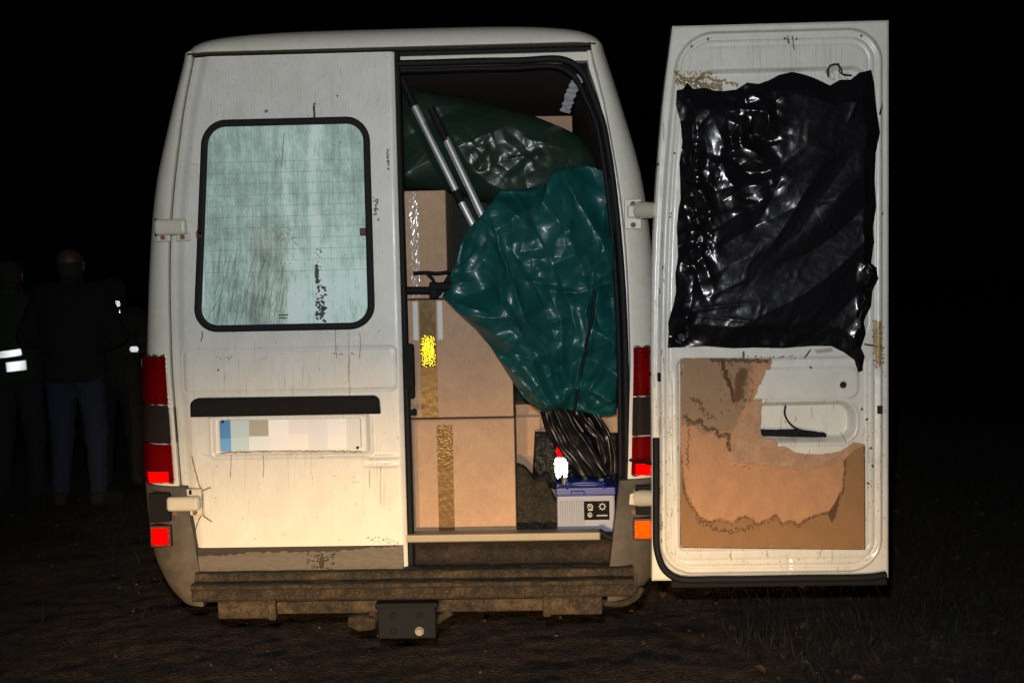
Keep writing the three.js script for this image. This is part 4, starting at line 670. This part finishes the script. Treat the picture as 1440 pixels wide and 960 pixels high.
{ // folded black straps fanning out below the tarpaulin
  const H_ = [['leftmost black strap of the fan hanging from the teal tarpaulin', [[764, 568], [774, 600], [792, 632], [814, 658], [824, 674]]], ['second black strap from the left in the fan under the teal tarpaulin', [[776, 568], [789, 600], [808, 632], [828, 655], [838, 670]]], ['middle black strap of the fan hanging from the teal tarpaulin', [[788, 568], [803, 598], [822, 628], [840, 655], [848, 670]]], ['second black strap from the right in the fan under the teal tarpaulin', [[802, 568], [819, 590], [838, 615], [851, 645], [856, 668]]], ['rightmost black strap, bowed outwards under the teal tarpaulin', [[816, 568], [835, 584], [850, 608], [858, 640], [859, 666]]]];
  const m = std({ color: lin(0.007, 0.007, 0.008), roughness: 0.34 });
  H_.forEach(([label, pts], i) => {
    const c = along(pts), z0 = -0.19 + 0.018 * (i % 3), wide = 21 - i;
    const F = (o) => (u, v) => { const q = c(v), q2 = c(Math.min(1, v + 0.02)), q1 = c(Math.max(0, v - 0.02)), dx = q2[0] - q1[0], dy = q2[1] - q1[1], l = Math.hypot(dx, dy) || 1, k = (u - 0.5) * wide * (0.75 + 0.35 * v), p = at(q[0] - dy / l * k, q[1] + dx / l * k, z0); return [p.x, p.y, z0 + 0.018 * Math.sin(u * Math.PI) + 0.012 * (tri(u * 1.5 + 0.3 * i) - 0.5) + 0.006 * n2(v * 3 + i * 5, u * 2) - 0.03 * u + o]; };
    solo('black_strap', grid(12, 40, F(0), F(-0.004)), m, label, 'strap');
  });
}
{ // battery
  const x0 = at(784, 750, -0.1).x, w = 0.212, h = 0.182, d = 0.17, t = thing('car_battery', 'grey car battery with a blue lid on the van floor by the right door seal', 'battery', [x0 + w / 2, 0.622, -0.1 - d / 2]);
  const grey = std({ color: lin(0.26, 0.275, 0.34), roughness: 0.42 }), blue = std({ color: lin(0.012, 0.03, 0.22), roughness: 0.38 });
  const ribs = []; for (let i = 0; i < 11; i++) ribs.push(box(0.004, 0.10, 0.006, -w / 2 + 0.012 + i * 0.0085, 0.07, d / 2 + 0.001, 0.0015));
  part('case', [new RoundedBoxGeometry(w, 0.138, d, 3, 0.006).translate(0, 0.069, 0), box(w + 0.006, 0.012, d + 0.006, 0, 0.008, 0)], grey, t);
  part('case_rib', ribs, grey, t);
  part('lid', [new RoundedBoxGeometry(w + 0.008, 0.034, d + 0.008, 3, 0.006).translate(0, 0.152, 0), new RoundedBoxGeometry(w * 0.7, 0.018, d * 0.7, 3, 0.006).translate(0, 0.172, 0), box(0.05, 0.014, 0.02, -0.03, 0.15, d / 2 + 0.008), box(w, 0.006, 0.012, 0, 0.14, d / 2 + 0.002)], blue, t);
  part('carry_handle', tube([[-0.07, 0.165, d / 2], [-0.05, 0.182, d / 2 + 0.01], [0.05, 0.182, d / 2 + 0.01], [0.07, 0.165, d / 2]], 0.006, 30, 8), blue, t);
  parts('terminal', [rod([0.06, 0.17, 0.03], [0.06, 0.19, 0.03], 0.011), rod([-0.075, 0.17, 0.03], [-0.075, 0.19, 0.03], 0.011)], M.bolt, t);
  const lab = paint(256, 176, (x, W_, H__) => {
    x.fillStyle = '#0b0b0c'; x.fillRect(0, 0, W_, H__); x.strokeStyle = x.fillStyle = '#c9c7c0'; x.lineWidth = 7;
    for (const [cx, cy] of [[66, 52], [186, 52]]) { x.beginPath(); x.arc(cx, cy, 24, 0, 6.3); x.stroke(); } x.lineWidth = 6;
    for (let i = 0; i < 8; i++) { const a = i * 0.785; x.beginPath(); x.moveTo(186 + Math.cos(a) * 26, 52 + Math.sin(a) * 26); x.lineTo(186 + Math.cos(a) * 38, 52 + Math.sin(a) * 38); x.stroke(); }
    x.beginPath(); x.moveTo(52, 44); x.lineTo(80, 44); x.moveTo(40, 26); x.lineTo(92, 78); x.stroke(); x.fillRect(44, 80, 46, 8);
    x.beginPath(); x.arc(62, 128, 20, 0, 6.3); x.stroke(); x.beginPath(); x.moveTo(62, 108); x.lineTo(62, 148); x.moveTo(44, 128); x.lineTo(84, 138); x.stroke();
    for (let i = 0; i < 12; i++) x.fillRect(130 + i * 9, 128, 6, 14);
  });
  const a = at(821, 731, -0.1), b = at(857, 704, -0.1), lw = b.x - a.x, lh = b.y - a.y, lx = (a.x + b.x) / 2 - x0 - w / 2, ly = (a.y + b.y) / 2 - 0.622;
  part('label_sticker', planarUV(box(lw, lh, 0.002, lx, ly, d / 2 + 0.001, 0.0008), lx - lw / 2, lx + lw / 2, ly - lh / 2, ly + lh / 2), std({ map: lab, roughness: 0.8, specularIntensity: 0.4 }), t, 'black warning sticker with pale symbols');
}
{ // reflective red and white marker standing behind the battery
  const z = -0.2, S = [[781, 668], [779, 650], [784, 640], [782, 622], [785, 608], [789, 636], [793, 642], [797, 638], [801, 632], [802, 642], [799, 652], [798, 672], [793, 674], [791, 664], [788, 672], [784, 674]].map((q) => at(...q, z));
  const t = thing('reflective_marker', 'small brightly reflecting red and white marker standing behind the battery', 'reflector');
  part('marker_body', ext(poly(S.slice().reverse()), 0.008, z - 0.014, 0.001), M.rubber, t);
  const sh = poly(S), inP = (x, y) => { let c = false; const p = S; for (let i = 0, j = p.length - 1; i < p.length; j = i++) if ((p[i].y > y) !== (p[j].y > y) && x < (p[j].x - p[i].x) * (y - p[i].y) / (p[j].y - p[i].y) + p[i].x) c = !c; return c; };
  const xs = S.map((p) => p.x), ys = S.map((p) => p.y), cut = at(790, 643, z).y, bb = [Math.min(...xs), Math.max(...xs)];
  part('white_face', prisms(0.0035, ...bb, Math.min(...ys), cut, inP).translate(0, 0, z - 0.004), M.retroWhite, t, 'white reflective lower face');
  part('red_tip', prisms(0.0035, ...bb, cut, Math.max(...ys), inP).translate(0, 0, z - 0.004), M.retroRed, t, 'red reflective tips');
}

// ------------------------------------------------------------ people
function smin(a, b, k) { const h = clamp(0.5 + 0.5 * (b - a) / k); return lerp(b, a, h) - k * h * (1 - h); }
function cap(p, a, b, ra, rb) { const bx = b[0] - a[0], by = b[1] - a[1], bz = b[2] - a[2], px = p[0] - a[0], py = p[1] - a[1], pz = p[2] - a[2], t = clamp((px * bx + py * by + pz * bz) / Math.max(1e-9, bx * bx + by * by + bz * bz)); return Math.hypot(px - bx * t, py - by * t, pz - bz * t) - lerp(ra, rb, t); }
function surface(prims, cell, pad = 0.03, cutFn) {      // prims: [a, b, ra, rb, blend, squash] ; a net of the smooth union
  const lo = [1e9, 1e9, 1e9], hi = [-1e9, -1e9, -1e9];
  for (const [a, b, ra, rb] of prims) for (let k = 0; k < 3; k++) { lo[k] = Math.min(lo[k], a[k] - ra, b[k] - rb); hi[k] = Math.max(hi[k], a[k] + ra, b[k] + rb); }
  for (let k = 0; k < 3; k++) { lo[k] -= pad; hi[k] += pad; }
  const n = lo.map((v, k) => Math.ceil((hi[k] - v) / cell) + 1), F = new Float32Array(n[0] * n[1] * n[2]).fill(0.2), id = (i, j, k) => (k * n[1] + j) * n[0] + i;
  const val = (p) => { let d = 0.2; for (const [a, b, ra, rb, bl = 0.03] of prims) { const e = cap(p, a, b, ra, rb); d = bl < 0 ? Math.max(d, -e) : e < d + bl ? smin(d, e, bl) : d; } return cutFn ? cutFn(d, p) : d; };
  for (let k = 0; k < n[2]; k++) for (let j = 0; j < n[1]; j++) for (let i = 0; i < n[0]; i++) F[id(i, j, k)] = val([lo[0] + i * cell, lo[1] + j * cell, lo[2] + k * cell]);
  const vid = new Int32Array(F.length).fill(-1), pos = [], idx = [];
  for (let k = 0; k + 1 < n[2]; k++) for (let j = 0; j + 1 < n[1]; j++) for (let i = 0; i + 1 < n[0]; i++) {
    let c = 0, s = [0, 0, 0];
    for (let e = 0; e < 12; e++) {
      const ax = e >> 2, b1 = e & 1, b2 = (e >> 1) & 1, o = [0, 0, 0]; o[(ax + 1) % 3] = b1; o[(ax + 2) % 3] = b2; const q = o.slice(); q[ax] = 1;
      const A = F[id(i + o[0], j + o[1], k + o[2])], B = F[id(i + q[0], j + q[1], k + q[2])];
      if ((A < 0) !== (B < 0)) { const t = A / (A - B); for (let m = 0; m < 3; m++) s[m] += lerp(o[m], q[m], t); c++; }
    }
    if (c) { vid[id(i, j, k)] = pos.length / 3; pos.push(lo[0] + (i + s[0] / c) * cell, lo[1] + (j + s[1] / c) * cell, lo[2] + (k + s[2] / c) * cell); }
  }
  for (let k = 1; k + 1 < n[2]; k++) for (let j = 1; j + 1 < n[1]; j++) for (let i = 1; i + 1 < n[0]; i++) {
    const a = F[id(i, j, k)] < 0;
    for (let ax = 0; ax < 3; ax++) {
      const q = [i, j, k]; q[ax]++; if (a === F[id(...q)] < 0) continue;
      const u = [0, 0, 0], v = [0, 0, 0]; u[(ax + 1) % 3] = 1; v[(ax + 2) % 3] = 1;
      const V = [[0, 0], [1, 0], [1, 1], [0, 1]].map(([x, y]) => vid[id(i - x * u[0] - y * v[0], j - x * u[1] - y * v[1], k - x * u[2] - y * v[2])]);
      if (V.some((w) => w < 0)) continue;
      if (a) idx.push(V[0], V[1], V[2], V[0], V[2], V[3]); else idx.push(V[0], V[2], V[1], V[0], V[3], V[2]);
    }
  }
  const g = new THREE.BufferGeometry(); g.setAttribute('position', new THREE.Float32BufferAttribute(pos, 3)); g.setIndex(idx); g.computeVertexNormals();
  g.setAttribute('uv', new THREE.Float32BufferAttribute(new Float32Array(pos.length / 3 * 2), 2)); return g;
}
const add3 = (a, b) => a.map((v, k) => v + b[k]), mul3 = (a, s) => a.map((v) => v * s), sub3 = (a, b) => a.map((v, k) => v - b[k]), len3 = (a) => Math.hypot(...a), nor3 = (a) => mul3(a, 1 / len3(a)), cross3 = (a, b) => [a[1] * b[2] - a[2] * b[1], a[2] * b[0] - a[0] * b[2], a[0] * b[1] - a[1] * b[0]];
function hand(wrist, dir, palmUp, s) {          // palm, five curled fingers; s: +1 thumb to one side
  dir = nor3(dir); const side = nor3(cross3(dir, palmUp)), up = nor3(cross3(side, dir)), P = (a, b, c) => add3(wrist, add3(add3(mul3(dir, a), mul3(side, b * s)), mul3(up, c))), prims = [];
  prims.push([P(-0.03, 0, 0), P(0.02, 0, 0), 0.027, 0.026, 0.02]);
  for (const b of [-0.03, -0.01, 0.01, 0.03]) prims.push([P(0.02, b * 0.7, 0), P(0.085, b, 0), 0.016, 0.0125, 0.012]);
  const L = [0.062, 0.076, 0.081, 0.072];
  [-0.033, -0.011, 0.011, 0.033].forEach((b, i) => { const l = L[i]; const k1 = P(0.088 + l * 0.42, b * 1.05, 0.012), k2 = P(0.088 + l * 0.68, b * 1.05, 0.036), k3 = P(0.088 + l * 0.72, b, 0.058); prims.push([P(0.085, b, 0), k1, 0.0095, 0.009, 0.004], [k1, k2, 0.009, 0.0083, 0.004], [k2, k3, 0.0083, 0.0075, 0.004]); });
  const t0 = P(0.02, 0.03, 0.005), t1 = P(0.05, 0.056, 0.022), t2 = P(0.08, 0.06, 0.036), t3 = P(0.102, 0.055, 0.046); prims.push([t0, t1, 0.014, 0.0115, 0.012], [t1, t2, 0.0115, 0.010, 0.006], [t2, t3, 0.010, 0.0085, 0.005]);
  return surface(prims, 0.0035, 0.012);
}
// a standing figure that faces -z, feet on y = 0; pose gives the elbows and wrists
function person(label, o, group) {
  const { pos, turn, height, skinC, top, legs, hairC, bald, pose, shoe } = o, k = height / 1.76, t = thing('person', label, 'person', pos, group);
  t.rotation.y = turn; t.scale.setScalar(k);
  const J = { hip: [[-0.095, 0.93, 0], [0.095, 0.93, 0]], knee: [[-0.11, 0.50, -0.02], [0.12, 0.50, -0.03]], ankle: [[-0.12, 0.09, 0.02], [0.14, 0.09, 0.03]], toe: [[-0.15, 0.03, -0.16], [0.19, 0.03, -0.15]], shoulder: [[-0.19, 1.44, 0.01], [0.19, 1.44, 0.01]], elbow: pose.elbow, wrist: pose.wrist };
  const torso = (g) => [[[-0.05, 0.95, 0], [0.05, 0.95, 0], 0.135 + g, 0.135 + g, 0.06], [[0, 0.98, 0], [0, 1.18, -0.01], 0.135 + g, 0.14 + g, 0.06], [[-0.07, 1.2, 0], [0.07, 1.2, 0], 0.125 + g, 0.125 + g, 0.06], [[-0.09, 1.36, 0.005], [0.09, 1.36, 0.005], 0.12 + g, 0.12 + g, 0.07], [[-0.16, 1.43, 0.01], [0.16, 1.43, 0.01], 0.075 + g, 0.075 + g, 0.06]];
  const arm = (i, g, end = 1) => { const w = J.wrist[i], e = J.elbow[i], we = e.map((v, m) => lerp(v, w[m], end)); return [[J.shoulder[i], e, 0.06 + g, 0.046 + g, 0.04], [e, we, 0.046 + g, 0.03 + g * (g > 0.02 ? 0.9 : 1), 0.03]]; };
  const leg = (i, g, end = 1) => [[J.hip[i], J.knee[i], 0.095 + g, 0.062 + g, 0.04], [J.knee[i], J.knee[i].map((v, m) => lerp(v, J.ankle[i][m], end)), 0.062 + g, 0.042 + g * 1.2, 0.03]];
  const neck = [[0, 1.44, 0.015], [0, 1.56, -0.005], 0.062, 0.058, 0.04];
  const body = surface([...torso(-0.02), ...arm(0, -0.006), ...arm(1, -0.006), ...leg(0, -0.012), ...leg(1, -0.012), ...[0, 1].map((i) => [J.ankle[i], J.toe[i], 0.038, 0.03, 0.03]), neck], 0.016);
  const hd = (v) => add3([0, 1.64, -0.02], v);
  const head = surface([[hd([0, 0.035, 0.025]), hd([0, 0.03, -0.02]), 0.082, 0.08, 0.03], [hd([0, -0.03, -0.035]), hd([0, -0.06, -0.05]), 0.06, 0.045, 0.04], [hd([-0.02, -0.085, -0.06]), hd([0.02, -0.085, -0.06]), 0.028, 0.028, 0.03], [hd([0, -0.15, 0.02]), hd([0, -0.05, 0.012]), 0.058, 0.056, 0.03], [hd([0, 0.0, -0.105]), hd([0, -0.03, -0.118]), 0.008, 0.014, 0.012], [hd([-0.025, 0.022, -0.094]), hd([0.025, 0.022, -0.094]), 0.014, 0.014, 0.015], [hd([-0.02, -0.058, -0.098]), hd([0.02, -0.058, -0.098]), 0.008, 0.008, 0.008], [hd([-0.018, -0.07, -0.096]), hd([0.018, -0.07, -0.096]), 0.008, 0.008, 0.006], ...[-1, 1].flatMap((s) => [[hd([s * 0.083, 0.02, 0.005]), hd([s * 0.08, -0.03, -0.002]), 0.013, 0.009, 0.008]]), ...[-1, 1].map((s) => [hd([s * 0.032, 0.005, -0.098]), hd([s * 0.034, 0.005, -0.098]), 0.012, 0.012, -1])], 0.005);
  const hands = [0, 1].map((i) => hand(J.wrist[i], sub3(J.wrist[i], J.elbow[i]), [0, 0.2, 1], i ? 1 : -1));
  part('body', [body, head, ...hands], std({ color: lin(...skinC), roughness: 0.55 }), t);
  parts('eye', [-1, 1].map((s) => new THREE.SphereGeometry(0.0115, 14, 10).translate(...hd([s * 0.032, 0.004, -0.087]))), std({ color: lin(0.5, 0.48, 0.45), roughness: 0.2 }), t);
  const cloth = (c) => std({ color: lin(...c), roughness: 0.95, bumpMap: bumpFine, bumpScale: 0.001 });
  const wrinkle = (d, p) => d + 0.006 * n3(p[0] * 11, p[1] * 15, p[2] * 11) + 0.002 * n3(p[0] * 40, p[1] * 50, p[2] * 40);
  part(o.topName ?? 'jacket', surface([...torso(0.022), ...arm(0, 0.02, 0.96), ...arm(1, 0.02, 0.96), [[0, 1.46, 0.015], [0, 1.52, 0.012], 0.075, 0.07, 0.03]], 0.013, 0.05, (d, p) => Math.max(wrinkle(d, p), 0.86 - p[1])), cloth(top), t);
  part('trousers', surface([[[-0.05, 0.93, 0], [0.05, 0.93, 0], 0.125, 0.125, 0.05], ...leg(0, 0.012, 0.95), ...leg(1, 0.012, 0.95)], 0.013, 0.05, (d, p) => Math.max(wrinkle(d, p), p[1] - 1.0)), cloth(legs), t);
  for (const i of [0, 1]) part('shoe', surface([[add3(J.ankle[i], [0, -0.01, 0.02]), add3(J.toe[i], [0, 0.012, 0]), 0.05, 0.042, 0.04], [add3(J.ankle[i], [0, -0.03, 0.035]), J.toe[i], 0.045, 0.045, 0.03]], 0.01, 0.03, (d, p) => Math.max(d, 0.002 - p[1])), cloth(shoe ?? [0.015, 0.013, 0.012]), t);
  if (o.hood) part('hood', surface([[hd([0, 0.04, 0.03]), hd([0, 0.03, -0.03]), 0.105, 0.1, 0.03], [hd([0, -0.06, 0.02]), hd([0, -0.14, 0.02]), 0.095, 0.1, 0.05]], 0.01, 0.03, (d, p) => Math.max(wrinkle(d, p), -(p[2] + 0.13))), cloth(top), t);
  const hairTop = bald ? 0.035 : 0.2;
  part('hair', surface([[hd([0, 0.037, 0.027]), hd([0, 0.033, -0.012]), 0.086, 0.083, 0.03], [hd([0, -0.03, 0.03]), hd([0, -0.05, 0.03]), 0.072, 0.062, 0.03]], 0.006, 0.02, (d, p) => { const q = [p[0], p[1] - 1.64, p[2] + 0.02]; return Math.max(d + 0.002 * n3(p[0] * 90, p[1] * 90, p[2] * 90), -q[2] - 0.03 - (q[1] > 0.06 ? 0.03 : 0), q[1] - hairTop + 0.012, -0.075 - q[1]); }), cloth(hairC), t);
  return { t, J };
}
const strip3 = (y0, y1, half, r, cell = 0.012) => bend(prisms(cell, -half, half, y0, y1), (x, y, z) => { const a = x / r; return [Math.sin(a) * (r + z), y, Math.cos(a) * (r + z)]; });
{
  const p = at(114, 720, -3.6);
  person('bald person in a dark jacket and blue jeans standing with back turned, beside the van', { pos: [p.x, 0, -3.6], turn: 0.05, height: 1.83, skinC: [0.075, 0.034, 0.022], top: [0.0035, 0.0035, 0.004], legs: [0.013, 0.02, 0.042], hairC: [0.02, 0.017, 0.014], bald: true, pose: { elbow: [[-0.30, 1.17, 0.03], [0.30, 1.17, 0.03]], wrist: [[-0.13, 1.08, -0.2], [0.12, 1.08, -0.2]] } });
  const q = at(-6, 720, -3.9);
  const b = person('person at the left edge wearing a dark high visibility jacket with two white reflective bands', { pos: [q.x + 0.19, 0, -3.9], turn: 0, height: 1.76, skinC: [0.08, 0.036, 0.024], top: [0.014, 0.019, 0.004], topName: 'safety_jacket', legs: [0.012, 0.012, 0.016], hairC: [0.02, 0.016, 0.012], bald: false, pose: { elbow: [[-0.30, 1.17, -0.02], [0.27, 1.18, -0.10]], wrist: [[-0.14, 1.04, -0.24], [0.13, 1.06, -0.27]] } });
  for (const [x0, x1, px, py, h, tilt] of [[-0.06, 0.165, 10, 497, 0.056, 0.10], [0.06, 0.19, 21, 514, 0.06, 0.06]]) {
    const y = at(px, py, -3.75).y, rad = 0.235, g = prisms(0.008, x0, x1, -h / 2, h / 2).translate(-(x0 + x1) / 2, 0, 0).rotateZ(tilt).translate((x0 + x1) / 2, 0, 0);
    bend(g, (x, yy, z) => [Math.sin(x / rad) * (rad + z), y + yy, Math.cos(x / rad) * (rad + z)]);
    part('reflective_band', g, M.retroWhite, b.t, 'white reflective band');
  }
  const r = at(172, 720, -4.3);
  const c = person('person half hidden between the bald man and the van, in a dark high visibility jacket', { pos: [r.x, 0, -4.3], turn: 0.2, hood: true, height: 1.60, skinC: [0.42, 0.15, 0.12], top: [0.009, 0.012, 0.004], topName: 'safety_jacket', legs: [0.008, 0.008, 0.007], hairC: [0.02, 0.016, 0.012], bald: false, pose: { elbow: [[-0.29, 1.16, 0.03], [0.29, 1.16, 0.02]], wrist: [[-0.30, 0.93, -0.08], [0.28, 0.93, -0.1]] } });
  c.t.updateMatrixWorld(true);
  for (const [x, y, w, h] of [[165, 427, 8, 9], [188, 491, 13, 9], [167, 438, 4, 4]]) {
    const A = at(x, y, -3.98), g = prisms(0.007, -w / 410, w / 410, -h / 410, h / 410, (u, v) => Math.hypot(u / w, v / h) < 1 / 400).translate(A.x, A.y, A.z); g.applyMatrix4(c.t.matrixWorld.clone().invert());
    part('reflective_patch', g, M.retroWhite, c.t);
  }
}

// ------------------------------------------------------------ grass, leaves and stones on the verge
{
  const blade = new THREE.BufferGeometry(); blade.setAttribute('position', new THREE.Float32BufferAttribute([-0.004, 0, 0, 0.004, 0, 0, -0.003, 0.5, 0.06, 0.003, 0.5, 0.06, 0, 1, 0.22], 3)); blade.setIndex([0, 1, 3, 0, 3, 2, 2, 3, 4]); blade.computeVertexNormals();
  const N = 24000, im = shade(new THREE.InstancedMesh(blade, std({ color: lin(0.5, 0.5, 0.5), roughness: 0.9, side: THREE.DoubleSide }), N)); im.name = 'grass'; im.userData.kind = 'stuff';
  const m = new THREE.Matrix4(), q = new THREE.Quaternion(), e = new THREE.Euler(); let i = 0;
  while (i < N) {
    const right = rnd() < 0.85, x = right ? 1.25 + Math.pow(rnd(), 1.5) * 5 : -1.3 - Math.pow(rnd(), 1.2) * 4.5, z = 1.2 - Math.pow(rnd(), 1.3) * 9;
    const edge = right ? step(1.2, 2.6, x + 0.5 * n2(x * 1.5, z * 1.5)) : 0.5 * step(-1.2, -3.2, x + 0.4 * n2(x, z));
    if (rnd() > edge * (0.35 + 0.65 * step(-0.2, 0.4, n2(x * 1.3, z * 1.3))) ) { if (rnd() > 0.03) continue; }
    e.set(rr_(-0.6, 0.6), rnd() * 6.28, rr_(-0.6, 0.6)); q.setFromEuler(e);
    const h = rr_(0.03, 0.13); m.compose(new THREE.Vector3(x, groundHeight(x, z) - 0.004, z), q, new THREE.Vector3(rr_(0.5, 1.3), h, h)); im.setMatrixAt(i, m);
    const dry = rnd() < 0.25; im.setColorAt(i, dry ? lin(0.018, 0.013, 0.008) : lin(0.006 + 0.004 * rnd(), 0.009 + 0.006 * rnd(), 0.004)); i++;
  }
  scene.add(im);
  const stone = new THREE.IcosahedronGeometry(1, 1), sp = stone.attributes.position; for (let k = 0; k < sp.count; k++) { const s = 1 + 0.25 * n3(sp.getX(k) * 1.5, sp.getY(k) * 1.5, sp.getZ(k) * 1.5); sp.setXYZ(k, sp.getX(k) * s, sp.getY(k) * s * 0.7, sp.getZ(k) * s); } stone.computeVertexNormals();
  const K = 2200, gr = shade(new THREE.InstancedMesh(stone, std({ color: lin(0.9, 0.9, 0.9), roughness: 0.95 }), K)); gr.name = 'gravel'; gr.userData.kind = 'stuff';
  for (let k = 0; k < K; k++) { const x = rr_(-4.5, 5), z = 0.8 - Math.pow(rnd(), 1.3) * 7, s = 0.002 + 0.008 * Math.pow(rnd(), 5); e.set(rnd() * 6, rnd() * 6, rnd() * 6); q.setFromEuler(e); m.compose(new THREE.Vector3(x, groundHeight(x, z) + s * 0.2, z), q, new THREE.Vector3(s, s, s * rr_(0.7, 1.2))); gr.setMatrixAt(k, m); const v = rr_(0.025, 0.07); gr.setColorAt(k, lin(v * 1.15, v * 0.95, v * 0.8)); }
  scene.add(gr);
  const leaf = grid(4, 4, (u, v) => { const a = (u - 0.5) * Math.sin(Math.PI * clamp(v * 0.94 + 0.03)); return [a * 0.7, 0.12 * Math.abs(a) * 2 + 0.1 * Math.sin(v * 3), v - 0.5]; });
  const L = 700, lf = shade(new THREE.InstancedMesh(leaf, std({ color: lin(0.9, 0.9, 0.9), roughness: 0.8, side: THREE.DoubleSide }), L)); lf.name = 'fallen_leaves'; lf.userData.kind = 'stuff';
  for (let k = 0; k < L; k++) { const x = rr_(0.9, 5), z = 0.9 - rnd() * 6, s = rr_(0.02, 0.055); e.set(rr_(-0.5, 0.5), rnd() * 6.3, rr_(-0.5, 0.5)); q.setFromEuler(e); m.compose(new THREE.Vector3(x, groundHeight(x, z) + 0.012, z), q, new THREE.Vector3(s, s, s)); lf.setMatrixAt(k, m); const v = rr_(0.4, 1); lf.setColorAt(k, lin(0.08 * v, 0.045 * v, 0.025 * v)); }
  scene.add(lf);
}

// ------------------------------------------------------------ what gives the light: a hand-held flash and the car behind
{
  const t = thing('camera_flash', 'small electronic flash unit held beside the viewpoint, facing the van', 'flash', [FLASH.at.x, FLASH.at.y, FLASH.at.z + 0.06]);
  part('flash_body', new RoundedBoxGeometry(0.07, 0.05, 0.06, 3, 0.006), M.rubber, t);
  part('flash_window', new RoundedBoxGeometry(0.056, 0.036, 0.006, 2, 0.002).translate(0, 0, -0.032), std({ color: 0xffffff, emissive: 0xf6f8ff, emissiveIntensity: 1.5 }), t);
  const l = new THREE.SpotLight(FLASH.color, FLASH.power, 0, R(50), 0.6, 2); l.position.copy(FLASH.at); l.target.position.set(0.5, 1.35, 0); l.castShadow = true; l.shadow.radius = 1; scene.add(l, l.target);
}
{
  const C = HEADLAMPS, mid = (C.x[0] + C.x[1]) / 2, t = thing('parked_car', 'silver car parked behind the viewpoint with its headlamps on', 'car', [mid, 0, C.z]);
  const prof = poly([[0.0, 0.3], [0.06, 0.28], [4.1, 0.28], [4.2, 0.5], [4.15, 0.95], [3.6, 1.02], [3.0, 1.42], [1.9, 1.45], [1.1, 0.98], [0.25, 0.86], [0.12, 0.80], [0.12, 0.55], [0.0, 0.52]]);
  part('car_body', new THREE.ExtrudeGeometry(prof, { depth: 1.6, bevelEnabled: true, bevelSize: 0.04, bevelThickness: 0.05, bevelSegments: 3 }).rotateY(-Math.PI / 2).translate(0.8, 0, 0), M.carPaint, t);
  part('windscreen', box(1.4, 0.55, 0.02, 0, 0, 0).rotateX(0.98).translate(0, 1.25, 1.45), M.blackTrim, t);
  part('grille', box(0.7, 0.16, 0.03, 0, 0.66, 0.07), M.blackTrim, t);
  for (const z of [0.8, 3.3]) for (const s of [-0.78, 0.78]) part('wheel', new THREE.TorusGeometry(0.22, 0.09, 10, 26).rotateY(Math.PI / 2).translate(s, 0.31, z), M.tyre, t);
  for (const x of C.x) {
    const lx = x - mid, h = part('headlamp', [new THREE.CylinderGeometry(0.085, 0.05, 0.1, 24, 1, true).rotateX(-Math.PI / 2).translate(lx, C.y, 0.06)], M.lampBowl, t);
    part('bulb', new THREE.SphereGeometry(0.012, 12, 8).translate(lx, C.y, 0.0), std({ color: 0xffffff, emissive: C.color, emissiveIntensity: 6 }), h);
    part('beam_shield', box(0.5, 0.24, 0.004, lx, C.shieldEdge + 0.12, -C.shieldAhead, 0.001), M.blackTrim, h);
    const l = new THREE.SpotLight(C.color, C.power, 0, R(15), 1, 2); l.position.set(x, C.y, C.z - 0.02); l.target.position.set(lerp(x, 0.25, 0.5), C.aimY, 0); l.castShadow = true; l.shadow.radius = 0.9; scene.add(l, l.target);
  }
}
renderer.render(scene, camera);
